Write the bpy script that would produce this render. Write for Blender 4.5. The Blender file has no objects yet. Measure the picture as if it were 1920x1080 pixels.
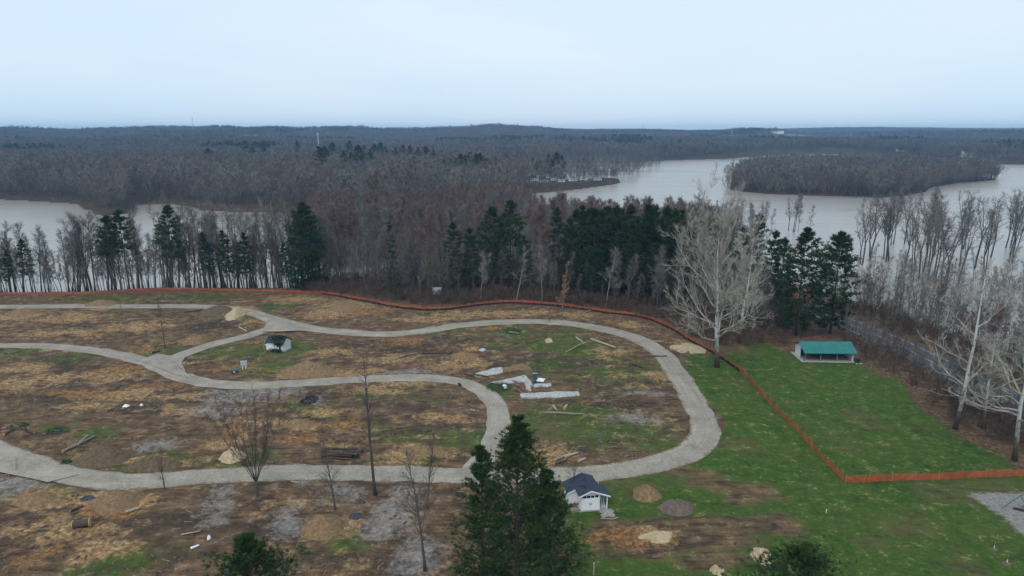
import bpy, bmesh, math, random
import numpy as np
R = math.radians
scene = bpy.context.scene
COL = scene.collection
random.seed(7)

# ------------------------------------------------------------------ camera
CAM_Z = 50.0; PITCH = R(12.77); FPX = 1297.0          # a drone 50 m above the campground
cam_d = bpy.data.cameras.new('camera'); cam = bpy.data.objects.new('camera', cam_d); COL.objects.link(cam)
cam.location = (0, 0, CAM_Z); cam.rotation_euler = (R(90) - PITCH, 0, 0)
cam_d.sensor_width = 36.0; cam_d.lens = 36.0 * FPX / 1920.0
cam_d.clip_start = 0.5; cam_d.clip_end = 40000
scene.camera = cam
# ------------------------------------------------------------------ sky, sun, exposure
SUN_EL, SUN_AZ = R(52), R(200)
world = bpy.data.worlds.new('World'); scene.world = world; world.use_nodes = True
wt = world.node_tree; wt.nodes.clear()
def wn(t, **k):
    n = wt.nodes.new(t)
    for a, b in k.items(): setattr(n, a, b)
    return n
sky = wn('ShaderNodeTexSky', sky_type='NISHITA'); sky.sun_disc = False
sky.sun_elevation = SUN_EL; sky.sun_rotation = SUN_AZ; sky.air_density = 1.0; sky.dust_density = 2.0; sky.ozone_density = 1.0
tc = wn('ShaderNodeTexCoord'); mp = wn('ShaderNodeMapping'); mp.inputs['Scale'].default_value = (1.2, 1.2, 5.0)
wno = wn('ShaderNodeTexNoise'); wno.inputs['Scale'].default_value = 1.3; wno.inputs['Detail'].default_value = 5; wno.inputs['Roughness'].default_value = .5
wr = wn('ShaderNodeValToRGB'); wr.color_ramp.elements[0].position = .3; wr.color_ramp.elements[1].position = .72
wr.color_ramp.elements[0].color = (.55, .735, .905, 1); wr.color_ramp.elements[1].color = (.70, .805, .905, 1)   # thin overcast
wsc = wn('ShaderNodeVectorMath', operation='SCALE'); wsc.inputs['Scale'].default_value = 11.0
wmx = wn('ShaderNodeMix', data_type='RGBA'); wmx.inputs[0].default_value = .88
wbg = wn('ShaderNodeBackground'); wbg.inputs['Strength'].default_value = .10
wo = wn('ShaderNodeOutputWorld')
wt.links.new(tc.outputs['Generated'], mp.inputs[0]); wt.links.new(mp.outputs[0], wno.inputs['Vector']); wt.links.new(wno.outputs['Fac'], wr.inputs[0])
wt.links.new(wr.outputs[0], wsc.inputs[0]); wt.links.new(sky.outputs[0], wmx.inputs[6]); wt.links.new(wsc.outputs[0], wmx.inputs[7])
wt.links.new(wmx.outputs[2], wbg.inputs[0]); wt.links.new(wbg.outputs[0], wo.inputs[0])
sd_ = bpy.data.lights.new('sun', 'SUN'); sun = bpy.data.objects.new('sun', sd_); COL.objects.link(sun)
sd_.energy = 1.5; sd_.angle = R(30); sd_.color = (1, .94, .85)
sun.rotation_euler = (R(90) - SUN_EL, 0, R(180) - SUN_AZ)
vs = scene.view_settings; vs.view_transform = 'Standard'; vs.look = 'None'; vs.exposure = 0.12; vs.gamma = 1; vs.use_curve_mapping = False
scene.cycles.use_denoising = True
scene.cycles.max_bounces = 5; scene.cycles.diffuse_bounces = 3; scene.cycles.glossy_bounces = 2; scene.cycles.transparent_max_bounces = 10
scene.cycles.volume_bounces = 0; scene.cycles.caustics_reflective = False; scene.cycles.caustics_refractive = False

# ------------------------------------------------------------------ helpers: survey
WZ = -4.0                                             # lake level in flood
_cp, _sp = math.cos(PITCH), math.sin(PITCH)
def ray(px, py):
    a = (px - 960) / FPX; b = -(py - 540) / FPX
    return a, _cp + b * _sp, -_sp + b * _cp
def G(px, py, z=0.0):                                 # place on the ground seen at a photo position
    dx, dy, dz = ray(px, py); t = (z - CAM_Z) / dz
    return (dx * t, dy * t)
def Wp(px, py): return G(px, py, WZ)
def atY(px, py, Y):
    dx, dy, dz = ray(px, py); t = Y / dy
    return (dx * t, Y, CAM_Z + dz * t)
def scale_at(px, py):                                 # px per metre across, px per metre in depth
    dx, dy, dz = ray(px, py); t = -CAM_Z / dz
    s = FPX / t; dep = math.atan2(-dz, math.hypot(dx, dy)); return s, s * math.sin(dep)
def height_for(base, ytop, zb=0.0):                   # height of an upright thing from its base and top line
    dx, dy, dz = ray(960, ytop); return CAM_Z + dz / dy * base[1] - zb
def smooth(a, b, x):
    t = np.clip((np.asarray(x, float) - a) / (b - a), 0, 1); return t * t * (3 - 2 * t)
def vnoise(x, y, seed=0):
    x = np.asarray(x, float); y = np.asarray(y, float)
    xi = np.floor(x).astype(np.int64); yi = np.floor(y).astype(np.int64); fx = x - xi; fy = y - yi
    def h(a, b):
        n = (a * 374761393 + b * 668265263 + seed * 1442695041) & 0xffffffff
        n = ((n ^ (n >> 13)) * 1274126177) & 0xffffffff
        return ((n ^ (n >> 16)) & 0xffff) / 65535.0
    fx = fx * fx * (3 - 2 * fx); fy = fy * fy * (3 - 2 * fy)
    return (h(xi, yi) * (1 - fx) + h(xi + 1, yi) * fx) * (1 - fy) + (h(xi, yi + 1) * (1 - fx) + h(xi + 1, yi + 1) * fx) * fy
def fbm(x, y, o=4, seed=0):
    s = 0; a = .5
    for i in range(o): s = s + a * vnoise(x * 2 ** i, y * 2 ** i, seed + i * 17); a *= .5
    return s / (1 - .5 ** o)
def seg_dist(pts, x, y, closed=False):
    x = np.asarray(x, float); y = np.asarray(y, float); best = np.full(x.shape, 1e12)
    n = len(pts)
    for i in range(n if closed else n - 1):
        ax, ay = pts[i][:2]; bx, by = pts[(i + 1) % n][:2]; ex, ey = bx - ax, by - ay
        t = np.clip(((x - ax) * ex + (y - ay) * ey) / (ex * ex + ey * ey + 1e-12), 0, 1)
        best = np.minimum(best, (x - ax - t * ex) ** 2 + (y - ay - t * ey) ** 2)
    return np.sqrt(best)
def inside(pts, x, y):
    x = np.asarray(x, float); y = np.asarray(y, float); c = np.zeros(x.shape, bool); n = len(pts)
    for i in range(n):
        x1, y1 = pts[i][:2]; x2, y2 = pts[(i + 1) % n][:2]
        if y1 == y2: continue
        cond = ((y1 > y) != (y2 > y)) & (x < (x2 - x1) * (y - y1) / (y2 - y1) + x1); c ^= cond
    return c
def sdist(pts, x, y):
    d = seg_dist(pts, x, y, True); return np.where(inside(pts, x, y), d, -d)
def catmull(pts, step=1.5):
    P = [np.array(p, float) for p in pts]; P = [2 * P[0] - P[1]] + P + [2 * P[-1] - P[-2]]; out = []
    for i in range(1, len(P) - 2):
        n = max(2, int(np.linalg.norm(P[i + 1] - P[i]) / step))
        for k in range(n):
            t = k / n
            out.append(.5 * (2 * P[i] + (P[i + 1] - P[i - 1]) * t + (2 * P[i - 1] - 5 * P[i] + 4 * P[i + 1] - P[i + 2]) * t * t + (3 * P[i] - P[i - 1] - 3 * P[i + 1] + P[i + 2]) * t ** 3))
    out.append(P[-2]); return out

# ------------------------------------------------------------------ helpers: shader nodes
class NT:
    def __init__(s, name):
        s.m = bpy.data.materials.new(name); s.m.use_nodes = True; s.t = s.m.node_tree; s.t.nodes.clear()
        s.out = s.t.nodes.new('ShaderNodeOutputMaterial')
    def n(s, typ, **k):
        nd = s.t.nodes.new(typ)
        for a, b in k.items(): setattr(nd, a, b)
        return nd
    def l(s, a, b): s.t.links.new(a, b)
    def val(s, sock, v):
        if isinstance(v, bpy.types.NodeSocket): s.l(v, sock)
        else: sock.default_value = v
    def math(s, op, a, b=0.0, clamp=False):
        nd = s.n('ShaderNodeMath', operation=op, use_clamp=clamp); s.val(nd.inputs[0], a); s.val(nd.inputs[1], b); return nd.outputs[0]
    def mix(s, f, a, b, bt='MIX'):
        nd = s.n('ShaderNodeMix', data_type='RGBA', blend_type=bt); s.val(nd.inputs[0], f)
        for k, v in ((6, a), (7, b)):
            if isinstance(v, tuple): v = (*v, 1) if len(v) == 3 else v
            s.val(nd.inputs[k], v)
        return nd.outputs[2]
    def noise(s, vec, sc, det=4, rough=.55, dist=0.0):
        nd = s.n('ShaderNodeTexNoise'); s.l(vec, nd.inputs['Vector']); nd.inputs['Scale'].default_value = sc; nd.inputs['Detail'].default_value = det
        nd.inputs['Roughness'].default_value = rough; nd.inputs['Distortion'].default_value = dist; return nd.outputs['Fac']
    def ramp(s, f, stops):
        nd = s.n('ShaderNodeValToRGB'); s.l(f, nd.inputs[0]); e = nd.color_ramp.elements
        while len(e) < len(stops): e.new(.5)
        for el, (p, c) in zip(e, stops): el.position = p; el.color = (*c, 1) if len(c) == 3 else c
        return nd.outputs[0]
    def mapping(s, vec, sc=(1, 1, 1), rot=(0, 0, 0)):
        nd = s.n('ShaderNodeMapping'); s.l(vec, nd.inputs[0]); nd.inputs['Scale'].default_value = sc; nd.inputs['Rotation'].default_value = rot; return nd.outputs[0]
    def bsdf(s, col, rough=.8, bump=None, bstr=.3, bdist=.1, spec=.3, metal=0.0):
        b = s.n('ShaderNodeBsdfPrincipled')
        s.val(b.inputs['Base Color'], (*col, 1) if isinstance(col, tuple) and len(col) == 3 else col)
        s.val(b.inputs['Roughness'], rough); b.inputs['Specular IOR Level'].default_value = spec; b.inputs['Metallic'].default_value = metal
        if bump is not None:
            bn = s.n('ShaderNodeBump'); s.l(bump, bn.inputs['Height']); bn.inputs['Strength'].default_value = bstr; bn.inputs['Distance'].default_value = bdist
            s.l(bn.outputs[0], b.inputs['Normal'])
        s.l(b.outputs[0], s.out.inputs['Surface']); return b
def mat_simple(name, col, rough=.8, var=.25, sc=2.0, spec=.3, metal=0.0, second=None):
    t = NT(name); co = t.n('ShaderNodeTexCoord').outputs['Object']; f = t.noise(co, sc, 5, .6)
    a = tuple(max(0, c * (1 - var)) for c in col); b = second or tuple(min(1, c * (1 + var)) for c in col)
    t.bsdf(t.ramp(f, [(.3, a), (.7, b)]), rough, f, .25, .05, spec, metal); return t.m
def mat_tree(name, cols, sc=.5, rough=.9, var=.35):       # colour varies from tree to tree and along each tree
    t = NT(name); r = t.n('ShaderNodeObjectInfo').outputs['Random']; co = t.n('ShaderNodeTexCoord').outputs['Object']
    st = [(i / max(1, len(cols) - 1), c) for i, c in enumerate(cols)]
    wp = t.n('ShaderNodeNewGeometry').outputs['Position']; big = t.noise(wp, .012, 3, .6)          # stands of one kind of tree
    c = t.ramp(t.math('ADD', t.math('MULTIPLY', r, .4), t.math('MULTIPLY', t.math('SUBTRACT', big, .26), 1.25), True), st); f = t.noise(co, sc, 5, .65)
    v = t.ramp(f, [(.25, (1 - var,) * 3), (.75, (1 + var,) * 3)])
    t.bsdf(t.mix(1.0, c, v, 'MULTIPLY'), rough, spec=.15); return t.m

# ------------------------------------------------------------------ helpers: meshes and objects
class MB:
    def __init__(s): s.v = []; s.f = []
    def add(s, v, f):
        o = len(s.v); s.v.extend(v); s.f.extend([tuple(i + o for i in q) for q in f])
    def box(s, x0, x1, y0, y1, z0, z1):
        s.add([(x0, y0, z0), (x1, y0, z0), (x1, y1, z0), (x0, y1, z0), (x0, y0, z1), (x1, y0, z1), (x1, y1, z1), (x0, y1, z1)],
              [(3, 2, 1, 0), (4, 5, 6, 7), (0, 1, 5, 4), (1, 2, 6, 5), (2, 3, 7, 6), (3, 0, 4, 7)])
        return s
    def prism(s, poly, axis, a, b):                   # poly in the two other axes
        n = len(poly)
        def pt(p, q): return {'x': (q, p[0], p[1]), 'y': (p[0], q, p[1]), 'z': (p[0], p[1], q)}[axis]
        s.add([pt(p, a) for p in poly] + [pt(p, b) for p in poly],
              [tuple(range(n))[::-1], tuple(range(n, 2 * n))] + [(i, (i + 1) % n, n + (i + 1) % n, n + i) for i in range(n)])
        return s
    def tube(s, pts, rad, n=6, cap=True):
        pts = [np.array(p, float) for p in pts]; o = len(s.v); m = len(pts)
        ref = np.array((0., 0., 1.))
        for i, p in enumerate(pts):
            d = pts[min(i + 1, m - 1)] - pts[max(i - 1, 0)]; L = np.linalg.norm(d); d = d / (L if L > 1e-9 else 1)
            rf = ref if abs(d[2]) < .9 else np.array((1., 0., 0.))
            u = np.cross(d, rf); u /= np.linalg.norm(u) + 1e-12; w = np.cross(d, u)
            for k in range(n):
                a = 2 * math.pi * k / n; s.v.append(tuple(p + (u * math.cos(a) + w * math.sin(a)) * rad[i]))
        for i in range(m - 1):
            for k in range(n):
                a = o + i * n + k; b = o + i * n + (k + 1) % n; s.f.append((a, b, b + n, a + n))
        if cap:
            s.f.append(tuple(o + k for k in range(n))[::-1]); s.f.append(tuple(o + (m - 1) * n + k for k in range(n)))
        return s
    def mesh(s, name, mat=None, smooth_=False):
        me = bpy.data.meshes.new(name); me.from_pydata(s.v, [], s.f); me.update()
        if mat: me.materials.append(mat)
        if smooth_: me.polygons.foreach_set('use_smooth', [True] * len(me.polygons))
        return me
def link(name, data, parent=None, loc=(0, 0, 0), rz=0.0):
    o = bpy.data.objects.new(name, data); COL.objects.link(o); o.location = loc; o.rotation_euler = (0, 0, rz)
    if parent is not None: o.parent = parent
    return o
def tag(o, label=None, cat=None, group=None, kind=None):
    if label: o['label'] = label
    if cat: o['category'] = cat
    if group: o['group'] = group
    if kind: o['kind'] = kind
    return o
def thing(name, label, cat, loc=(0, 0, 0), rz=0.0, group=None, s=1.0):
    o = link(name, None, None, loc, rz); o.empty_display_size = .5; o.scale = (s, s, s); return tag(o, label, cat, group)
def part(name, mb, mat, parent, smooth_=False): return link(name, mb.mesh(name, mat, smooth_), parent)
def np_mesh(name, v, f, mat=None, smooth_=True):
    me = bpy.data.meshes.new(name); v = np.asarray(v, np.float32); f = np.asarray(f, np.int32); k = f.shape[1]
    me.vertices.add(len(v)); me.vertices.foreach_set('co', v.ravel()); me.loops.add(f.size); me.loops.foreach_set('vertex_index', f.ravel())
    me.polygons.add(len(f)); me.polygons.foreach_set('loop_start', np.arange(0, f.size, k, dtype=np.int32))
    if smooth_: me.polygons.foreach_set('use_smooth', np.ones(len(f), bool))
    me.update(calc_edges=True); me.validate()
    if mat: me.materials.append(mat)
    return me

# ================================================================== SETTING
# ------------------------------------------------------------------ land and water outlines
NEAR = [G(*p) for p in [(-900, 553), (-400, 551), (0, 548), (150, 547), (290, 539), (430, 540), (560, 540), (640, 530), (720, 520), (800, 512), (900, 505), (1000, 500),
        (1150, 500), (1300, 505), (1420, 520), (1520, 540), (1600, 565), (1700, 597), (1800, 634), (1920, 684), (2100, 760), (2300, 850)]] + [(230, 40), (230, -200), (-420, -200)]
FAR = [Wp(*p) for p in [(-1400, 371), (-600, 371), (0, 373), (60, 376), (150, 381), (165, 388), (200, 404), (235, 400), (250, 383), (330, 381), (390, 393), (450, 397), (530, 398),
       (600, 408), (680, 416), (780, 408), (880, 395), (960, 381), (978, 368), (1000, 362), (1060, 357), (1100, 352), (1150, 345), (1163, 341), (1100, 338.5), (1000, 336), (920, 330),
       (890, 321), (900, 311), (960, 305), (1100, 303), (1180, 304.5), (1240, 301), (1300, 299), (1370, 297), (1440, 291), (1500, 289.5), (1566, 288.5), (1620, 291), (1700, 297),
       (1800, 303), (1860, 308), (1960, 308), (2700, 306)]] + [(16000, 3000), (16000, 16000), (-16000, 16000), (-16000, 800)]
ISL = [Wp(*p) for p in [(1363, 352), (1372, 358), (1440, 364), (1560, 368), (1650, 371), (1700, 367), (1738, 360), (1746, 352), (1800, 343), (1868, 338), (1866, 334), (1800, 328),
       (1700, 322), (1600, 318), (1500, 316), (1420, 322), (1375, 340)]]
# ------------------------------------------------------------------ road centre lines
ROADS = [  # name, label, centre line in photo positions, width in metres
 ('loop_road', [(-120, 574), (0, 574), (200, 574), (380, 574.5), (455, 581), (520, 600), (600, 618), (700, 627), (780, 624), (860, 612), (940, 605), (1020, 604.5), (1100, 612), (1180, 631), (1235, 660), (1275, 710),
                (1306, 765), (1322, 805), (1308, 838), (1262, 862), (1180, 880), (1080, 890), (900, 893), (700, 888), (520, 889), (400, 895), (280, 902), (190, 900), (110, 885), (40, 862), (-60, 822)], 5.0),
 ('spur_road', [(-120, 648), (0, 648), (100, 649), (200, 660), (280, 680), (330, 703), (390, 718), (460, 723.5), (560, 719), (660, 712.5), (760, 709), (845, 713), (900, 730), (930, 760), (935, 795), (922, 835), (900, 870), (885, 891)], 4.1),
 ('link_road', [(295, 690), (322, 676), (352, 661), (400, 645), (460, 630), (505, 615), (540, 603)], 4.0)]
for r_ in ROADS: pass
ROAD_C = [(n, catmull([G(*p) for p in pts], 1.2), w) for n, pts, w in ROADS]
HWY_L = [G(*p) for p in [(1490, 580), (1552, 605), (1657, 654), (1730, 690), (1810, 728), (1867, 757), (1920, 785), (2020, 838), (2120, 892)]]
HWY_U = [G(*p) for p in [(1500, 560), (1570, 588), (1670, 623), (1750, 660), (1820, 697), (1890, 733), (1940, 757), (2050, 810), (2160, 865)]]
HWY_C = catmull([((a[0] + b[0]) / 2, (a[1] + b[1]) / 2) for a, b in zip(HWY_L, HWY_U)], 2.0)
ALLROAD = [c for _, c, _ in ROAD_C] + [HWY_C]
FIELD_E = [(-1000, 2080, 120, 520), (-820, 1960, 60, 380), (1330, 2750, 230, 640), (1060, 2500, 90, 480), (2350, 3300, 260, 600)]
def hills(x, y):
    d = np.hypot(x, y); az = np.arctan2(x, np.maximum(y, 1e-3))          # rolling wooded country to the skyline
    h = 2.5 * smooth(700, 1100, d) + 9 * smooth(1100, 2200, d) * fbm(x / 900, y / 700, 3, 5) * 1.4
    r1 = 44 * np.exp(-((d - 3300 - 500 * (vnoise(az * 5, az * 0, 3) - .5)) / 650) ** 2) * (.5 + .5 * vnoise(az * 9, az * 0 + 2, 8) + .25 * vnoise(az * 31, az * 0 + 2, 18)) * (1 - .45 * smooth(.1, .36, az))
    r0 = 26 * np.exp(-((d - 2150 + 300 * vnoise(az * 6, az * 0, 4)) / 330) ** 2) * (vnoise(az * 7 + 3, az * 0, 9)) * (1 - .6 * smooth(.05, .3, az))
    r2 = (33 + 14 * vnoise(az * 12, az * 0, 11)) * smooth(3600, 5200, d)
    b = 11 * np.exp(-((az - .47) / .09) ** 2) * smooth(4600, 5600, d)
    for fx, fy, ra, rb in FIELD_E: h = h + 24 * np.exp(-((x - fx) / (ra * 1.7)) ** 2) * smooth(fy - rb, fy + rb, y) * (1 - smooth(fy + rb, fy + rb + 500, y))
    return np.maximum(np.maximum(h, r2 + b + 4 * fbm(x / 1500, y / 1500, 2, 21)), np.maximum(r1, r0) + 3 + h * .4)
def H(x, y, micro=True):
    x = np.asarray(x, float); y = np.asarray(y, float)
    dn = sdist(NEAR, x, y); h = -7 + 7 * smooth(-17, 1, dn)
    nr = (dn > -3) & (y < 330)
    und = .9 * (fbm(x / 38, y / 38, 2, 2) - .5) * smooth(0, 25, dn)
    if micro:
        rd = np.full(x.shape, 1e6)
        idx = np.where(nr.ravel())[0]
        if len(idx):
            xf, yf = x.ravel()[idx], y.ravel()[idx]; q = np.full(len(idx), 1e6)
            for c in ALLROAD: q = np.minimum(q, seg_dist(c[::3] + [c[-1]], xf, yf))
            rr = rd.ravel(); rr[idx] = q; rd = rr.reshape(x.shape)
        dirt = dirt_zone(x, y)
        und = und + smooth(3.6, 6.5, rd) * (.10 + .30 * dirt) * (fbm(x / 3.2, y / 2.4, 4, 31) - .5) * 1.5
    h = h + und
    df = sdist(FAR, x, y); hf = np.where(df > 0, WZ - .15 + np.minimum(df * .12, 1.6) + hills(x, y), WZ + np.maximum(df * .12, -3) - .15)
    di = sdist(ISL, x, y); hi = np.where(di > 0, WZ - .15 + np.minimum(di * .12, 1.3), WZ + np.maximum(di * .12, -3) - .15)
    return np.maximum(h, np.maximum(hf, hi))
LAWN = [G(*p) for p in [(1262, 640), (1330, 668), (1420, 640), (1500, 660), (1610, 672), (1690, 712), (1740, 772), (1800, 815), (1870, 855), (1960, 900), (2300, 1000), (2300, 1300), (1000, 1300), (1060, 1080), (1060, 985), (1050, 900), (1150, 898), (1260, 878), (1325, 845), (1340, 800), (1318, 745), (1290, 700)]]
DIRTP = [G(*p) for p in [(-600, 556), (0, 553), (560, 549), (700, 571), (830, 585), (960, 571), (1130, 588), (1250, 616), (1330, 668), (1290, 690), (1345, 800), (1300, 870), (1050, 900), (1050, 1080), (950, 1400), (-900, 1400)]]
def dirt_zone(x, y): return smooth(-3, 3, sdist(DIRTP, x, y))
# ------------------------------------------------------------------ ground cover patches (photo position, half sizes) -> ellipses on the ground
GRASS_P = [(1010,640,110,20),(1070,655,90,24),(540,652,62,18),(505,688,70,18),(1130,808,150,36),(1240,835,60,26),(1080,772,95,30),(1150,700,110,30),(990,790,50,25),(180,815,42,11),(105,805,30,9),
 (930,730,40,18),(1130,930,110,26),(1100,975,70,22),(1240,900,70,14),(285,1040,60,26),(200,1062,90,18),(125,865,22,6),(380,557,80,6),(200,560,100,5),(1030,690,80,20),(640,1030,50,30),(40,660,50,6),(420,660,60,10),(960,620,60,10),(1290,930,60,22)]
TAN_P = [(30,592,45,8),(130,596,60,9),(190,577,30,4),(120,622,80,7),(440,582,36,9),(370,636,22,7),(650,572,70,12),(615,588,60,10),(560,560,60,5),(40,692,60,10),(100,706,60,9),(20,722,50,12),(205,702,60,10),
 (235,737,60,10),(160,762,60,9),(345,772,50,9),(335,742,60,8),(620,660,50,8),(860,682,50,12),(880,652,22,7),(740,672,50,7),(560,797,50,11),(605,772,42,9),(480,792,60,9),(700,732,60,9),(760,717,60,6),
 (830,782,52,10),(790,847,64,12),(760,862,60,9),(1030,852,42,17),(60,932,70,16),(180,937,74,18),(245,947,42,10),(140,1002,80,17),(60,982,60,13),(200,1032,60,17),(620,992,44,20),(560,942,30,9),
 (1220,1007,66,16),(870,591,66,7),(1000,588,66,5),(1080,590,44,4),(1180,610,34,6),(1230,707,24,10),(300,865,70,8),(180,860,60,14),(640,830,60,8),(560,700,60,10),(500,600,50,6),(800,600,60,6),(940,590,40,5),(330,680,40,6),(260,610,70,8),(90,650,60,5),(670,700,60,8),(420,830,40,10),(1150,660,50,6),(1210,640,30,4)]
CLAY_P = [(690,586,44,6),(735,580,28,5),(230,692,46,7),(440,690,55,6),(205,957,64,9),(270,656,26,7),(560,827,42,10),(640,792,52,8),(920,617,24,4),(430,810,30,7),(150,735,60,7),(300,720,50,6),(760,640,50,6),(480,640,20,4),(820,880,40,5),(60,1040,60,14),(1150,1010,90,12)]
GRAV_P = [(455,745,80,14),(400,772,56,11),(300,832,42,9),(425,925,20,14),(408,950,30,18),(388,980,30,16),(720,972,52,36),(690,995,36,26),(775,1045,44,40),(1195,788,46,11),(1195,788,34,8),(1180,738,42,4),(1240,738,34,4.5),
 (770,700,44,6),(545,975,34,30),(590,750,24,10),(640,930,40,16),(10,905,75,19),(760,930,30,24),(500,735,60,10),(560,910,40,6)]
DARK_P = [(320,770,28,4),(100,680,64,10),(250,765,62,8),(140,692,54,7),(1100,762,84,5),(1090,682,96,6),(1180,762,64,6),(820,652,54,7),(800,782,44,8),(700,792,34,8),(90,742,64,8),(1010,675,60,5),(400,610,60,7),(150,610,70,6),(600,740,50,6),(540,800,40,5),(860,720,30,6),(250,880,60,5),(320,980,80,14),(480,1000,70,16),(700,905,80,5),(1200,760,60,5)]
LEAFL = [G(*p) for p in [(1600, 672), (1650, 690), (1700, 716), (1735, 760), (1770, 800), (1830, 832), (1920, 878), (2100, 960)]]
PLAY = [G(*p) for p in [(1822, 928), (1870, 926), (1980, 930), (2060, 960), (2060, 1080), (1990, 1030), (1918, 999), (1880, 965), (1840, 940)]]
def patch_mask(lst, x, y, soft=.8):
    m = np.zeros(x.shape); wx = x + 2.4 * (fbm(x / 4, y / 4, 3, 41) - .5) * 2; wy = y + 3.0 * (fbm(x / 4, y / 4, 3, 47) - .5) * 2
    for cx, cy, rx, ry in lst:
        c = G(cx, cy); sx, sy = scale_at(cx, cy); q = np.sqrt(((wx - c[0]) / (rx / sx)) ** 2 + ((wy - c[1]) / (ry / sy)) ** 2)
        m = np.maximum(m, 1 - smooth(1 - soft, 1 + soft, q))
    return m
def axis(lo, hi, step, far_lo, far_hi, g):
    a = list(np.arange(lo, hi + 1e-6, step)); s = step; v = a[-1]; up = []
    while v < far_hi: s *= 1 + g; v += s; up.append(v)
    s = step; v = lo; dn = []
    while v > far_lo: s *= 1 + g; v -= s; dn.append(v)
    return np.array(dn[::-1] + a + up)
XS = axis(-165, 165, .8, -6400, 6400, .034); YS = axis(52, 236, .62, -180, 6900, .028)
GX, GY = np.meshgrid(XS, YS); GZ = H(GX, GY)
nx, ny = len(XS), len(YS)
ii = (np.arange(ny - 1)[:, None] * nx + np.arange(nx - 1)[None, :]).ravel()
faces = np.stack([ii, ii + 1, ii + 1 + nx, ii + nx], 1)
g_me = np_mesh('ground', np.stack([GX.ravel(), GY.ravel(), GZ.ravel()], 1), faces)
# cover attributes
mA = np.zeros((ny, nx, 4)); mB = np.zeros((ny, nx, 4)); sel = (GY < 330) & (np.abs(GX) < 330)
x, y = GX[sel], GY[sel]
dn = sdist(NEAR, x, y); dirt = dirt_zone(x, y)
lawn = smooth(-2.5, 2.5, sdist(LAWN, x, y) + 5 * (fbm(x / 6, y / 6, 3, 61) - .5))
mott = fbm(x / 11, y / 8, 4, 71); mott2 = fbm(x / 3.5, y / 2.2, 3, 73)
px_g = G(1180, 760)
gr = np.maximum(lawn * (.93 - .35 * smooth(.52, .72, fbm(x / 9, y / 7, 3, 75))), patch_mask(GRASS_P, x, y) * .66)
bare = patch_mask([(1330, 1000, 110, 40), (1200, 1000, 110, 30), (1400, 925, 60, 18), (1460, 985, 60, 20), (1330, 905, 50, 16), (1340, 1060, 80, 20)], x, y, .6)
gr = gr * (1 - .72 * bare); gr = np.maximum(gr, dirt * .55 * smooth(.57, .75, fbm(x / 14, y / 9, 3, 77)))
tan = np.maximum(patch_mask(TAN_P, x, y) * .78, dirt * .50 * smooth(.52, .74, mott2 * .6 + mott * .4)) * (.35 + .65 * dirt)
tan = np.maximum(tan, .85 * patch_mask([(1290, 652, 30, 11), (1235, 1005, 46, 14)], x, y))
clay = patch_mask(CLAY_P, x, y) * .70; grav = patch_mask(GRAV_P, x, y) * .60
grav = np.maximum(grav, smooth(-1.2, .6, sdist(PLAY, x, y)))
dark = np.maximum(patch_mask(DARK_P, x, y) * .7, dirt * .55 * smooth(.55, .72, fbm(x / 6, y / 3.2, 3, 79)))
RUTS = [[(960, 668), (1010, 664), (1060, 672), (1120, 684), (1190, 690)], [(955, 652), (990, 640), (1020, 632)], [(1040, 756), (1100, 752), (1160, 757), (1230, 765)], [(1060, 690), (1110, 712), (1130, 740), (1120, 760)], [(900, 660), (960, 690), (1040, 696), (1100, 690)],
 [(20, 700), (120, 690), (220, 700), (320, 735)], [(60, 760), (180, 745), (300, 752), (420, 760)], [(560, 740), (640, 760), (720, 750), (800, 735)], [(660, 840), (740, 810), (830, 800)], [(150, 640), (250, 625), (340, 612), (420, 604)], [(600, 650), (700, 660), (800, 650), (880, 640)], [(60, 960), (140, 975), (240, 1000), (330, 1050)], [(420, 920), (520, 960), (600, 1050)], [(1120, 1000), (1220, 985), (1330, 975), (1440, 985)], [(1090, 1040), (1200, 1030), (1320, 1010)], [(1160, 715), (1180, 725), (1175, 740), (1150, 748)]]
for rp in RUTS:
    cl_ = [np.array(q) for q in catmull([G(*q) for q in rp], 2.0)]; dd_ = seg_dist(cl_, x, y)
    dark = np.maximum(dark, .75 * np.exp(-((dd_ - .95) / .42) ** 2)); gr = gr * (1 - .5 * np.exp(-(dd_ / 1.6) ** 2))
leaf = np.maximum(1 - smooth(.5, 3.2, seg_dist(LEAFL, x, y) + 2 * (fbm(x / 3, y / 3, 3, 81) - .5)), 0)
wood = (1 - dirt) * (1 - lawn) * smooth(-20, 0, dn)
A = np.zeros((len(x), 4)); A[:, 0] = gr * (1 - grav * .6); A[:, 1] = tan; A[:, 2] = grav; A[:, 3] = 1; mA[sel] = A
B = np.zeros((len(x), 4)); B[:, 0] = clay; B[:, 1] = dark; B[:, 2] = np.maximum(leaf, wood * .5); B[:, 3] = 1; mB[sel] = B
fld = np.zeros((ny, nx))
for fx, fy, ra, rb in FIELD_E: fld = np.maximum(fld, 1 - smooth(.8, 1.05, np.hypot((GX - fx) / ra, (GY - fy) / rb)))
mB[~sel, 1] = .72; mB[..., 3] = fld
for nm, arr in (('coverA', mA), ('coverB', mB)):
    at = g_me.attributes.new(nm, 'FLOAT_COLOR', 'POINT'); at.data.foreach_set('color', arr.reshape(-1, 4).astype(np.float32).ravel())
t = NT('ground_cover')
pos = t.n('ShaderNodeNewGeometry').outputs['Position']
n0 = t.noise(pos, .12, 5, .6); n1 = t.noise(pos, .45, 7, .68); n2 = t.noise(pos, 1.5, 8, .74); n3 = t.noise(pos, 9.0, 4, .7)
st = t.noise(t.mapping(pos, (.22, 1.5, 1), (0, 0, R(12))), 1.0, 5, .65, .6)          # streaks of churned soil
fl = t.noise(t.mapping(pos, (2.0, 4.5, 1), (0, 0, R(-25))), 1.0, 3, .7)             # straw and leaf flecks
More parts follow.
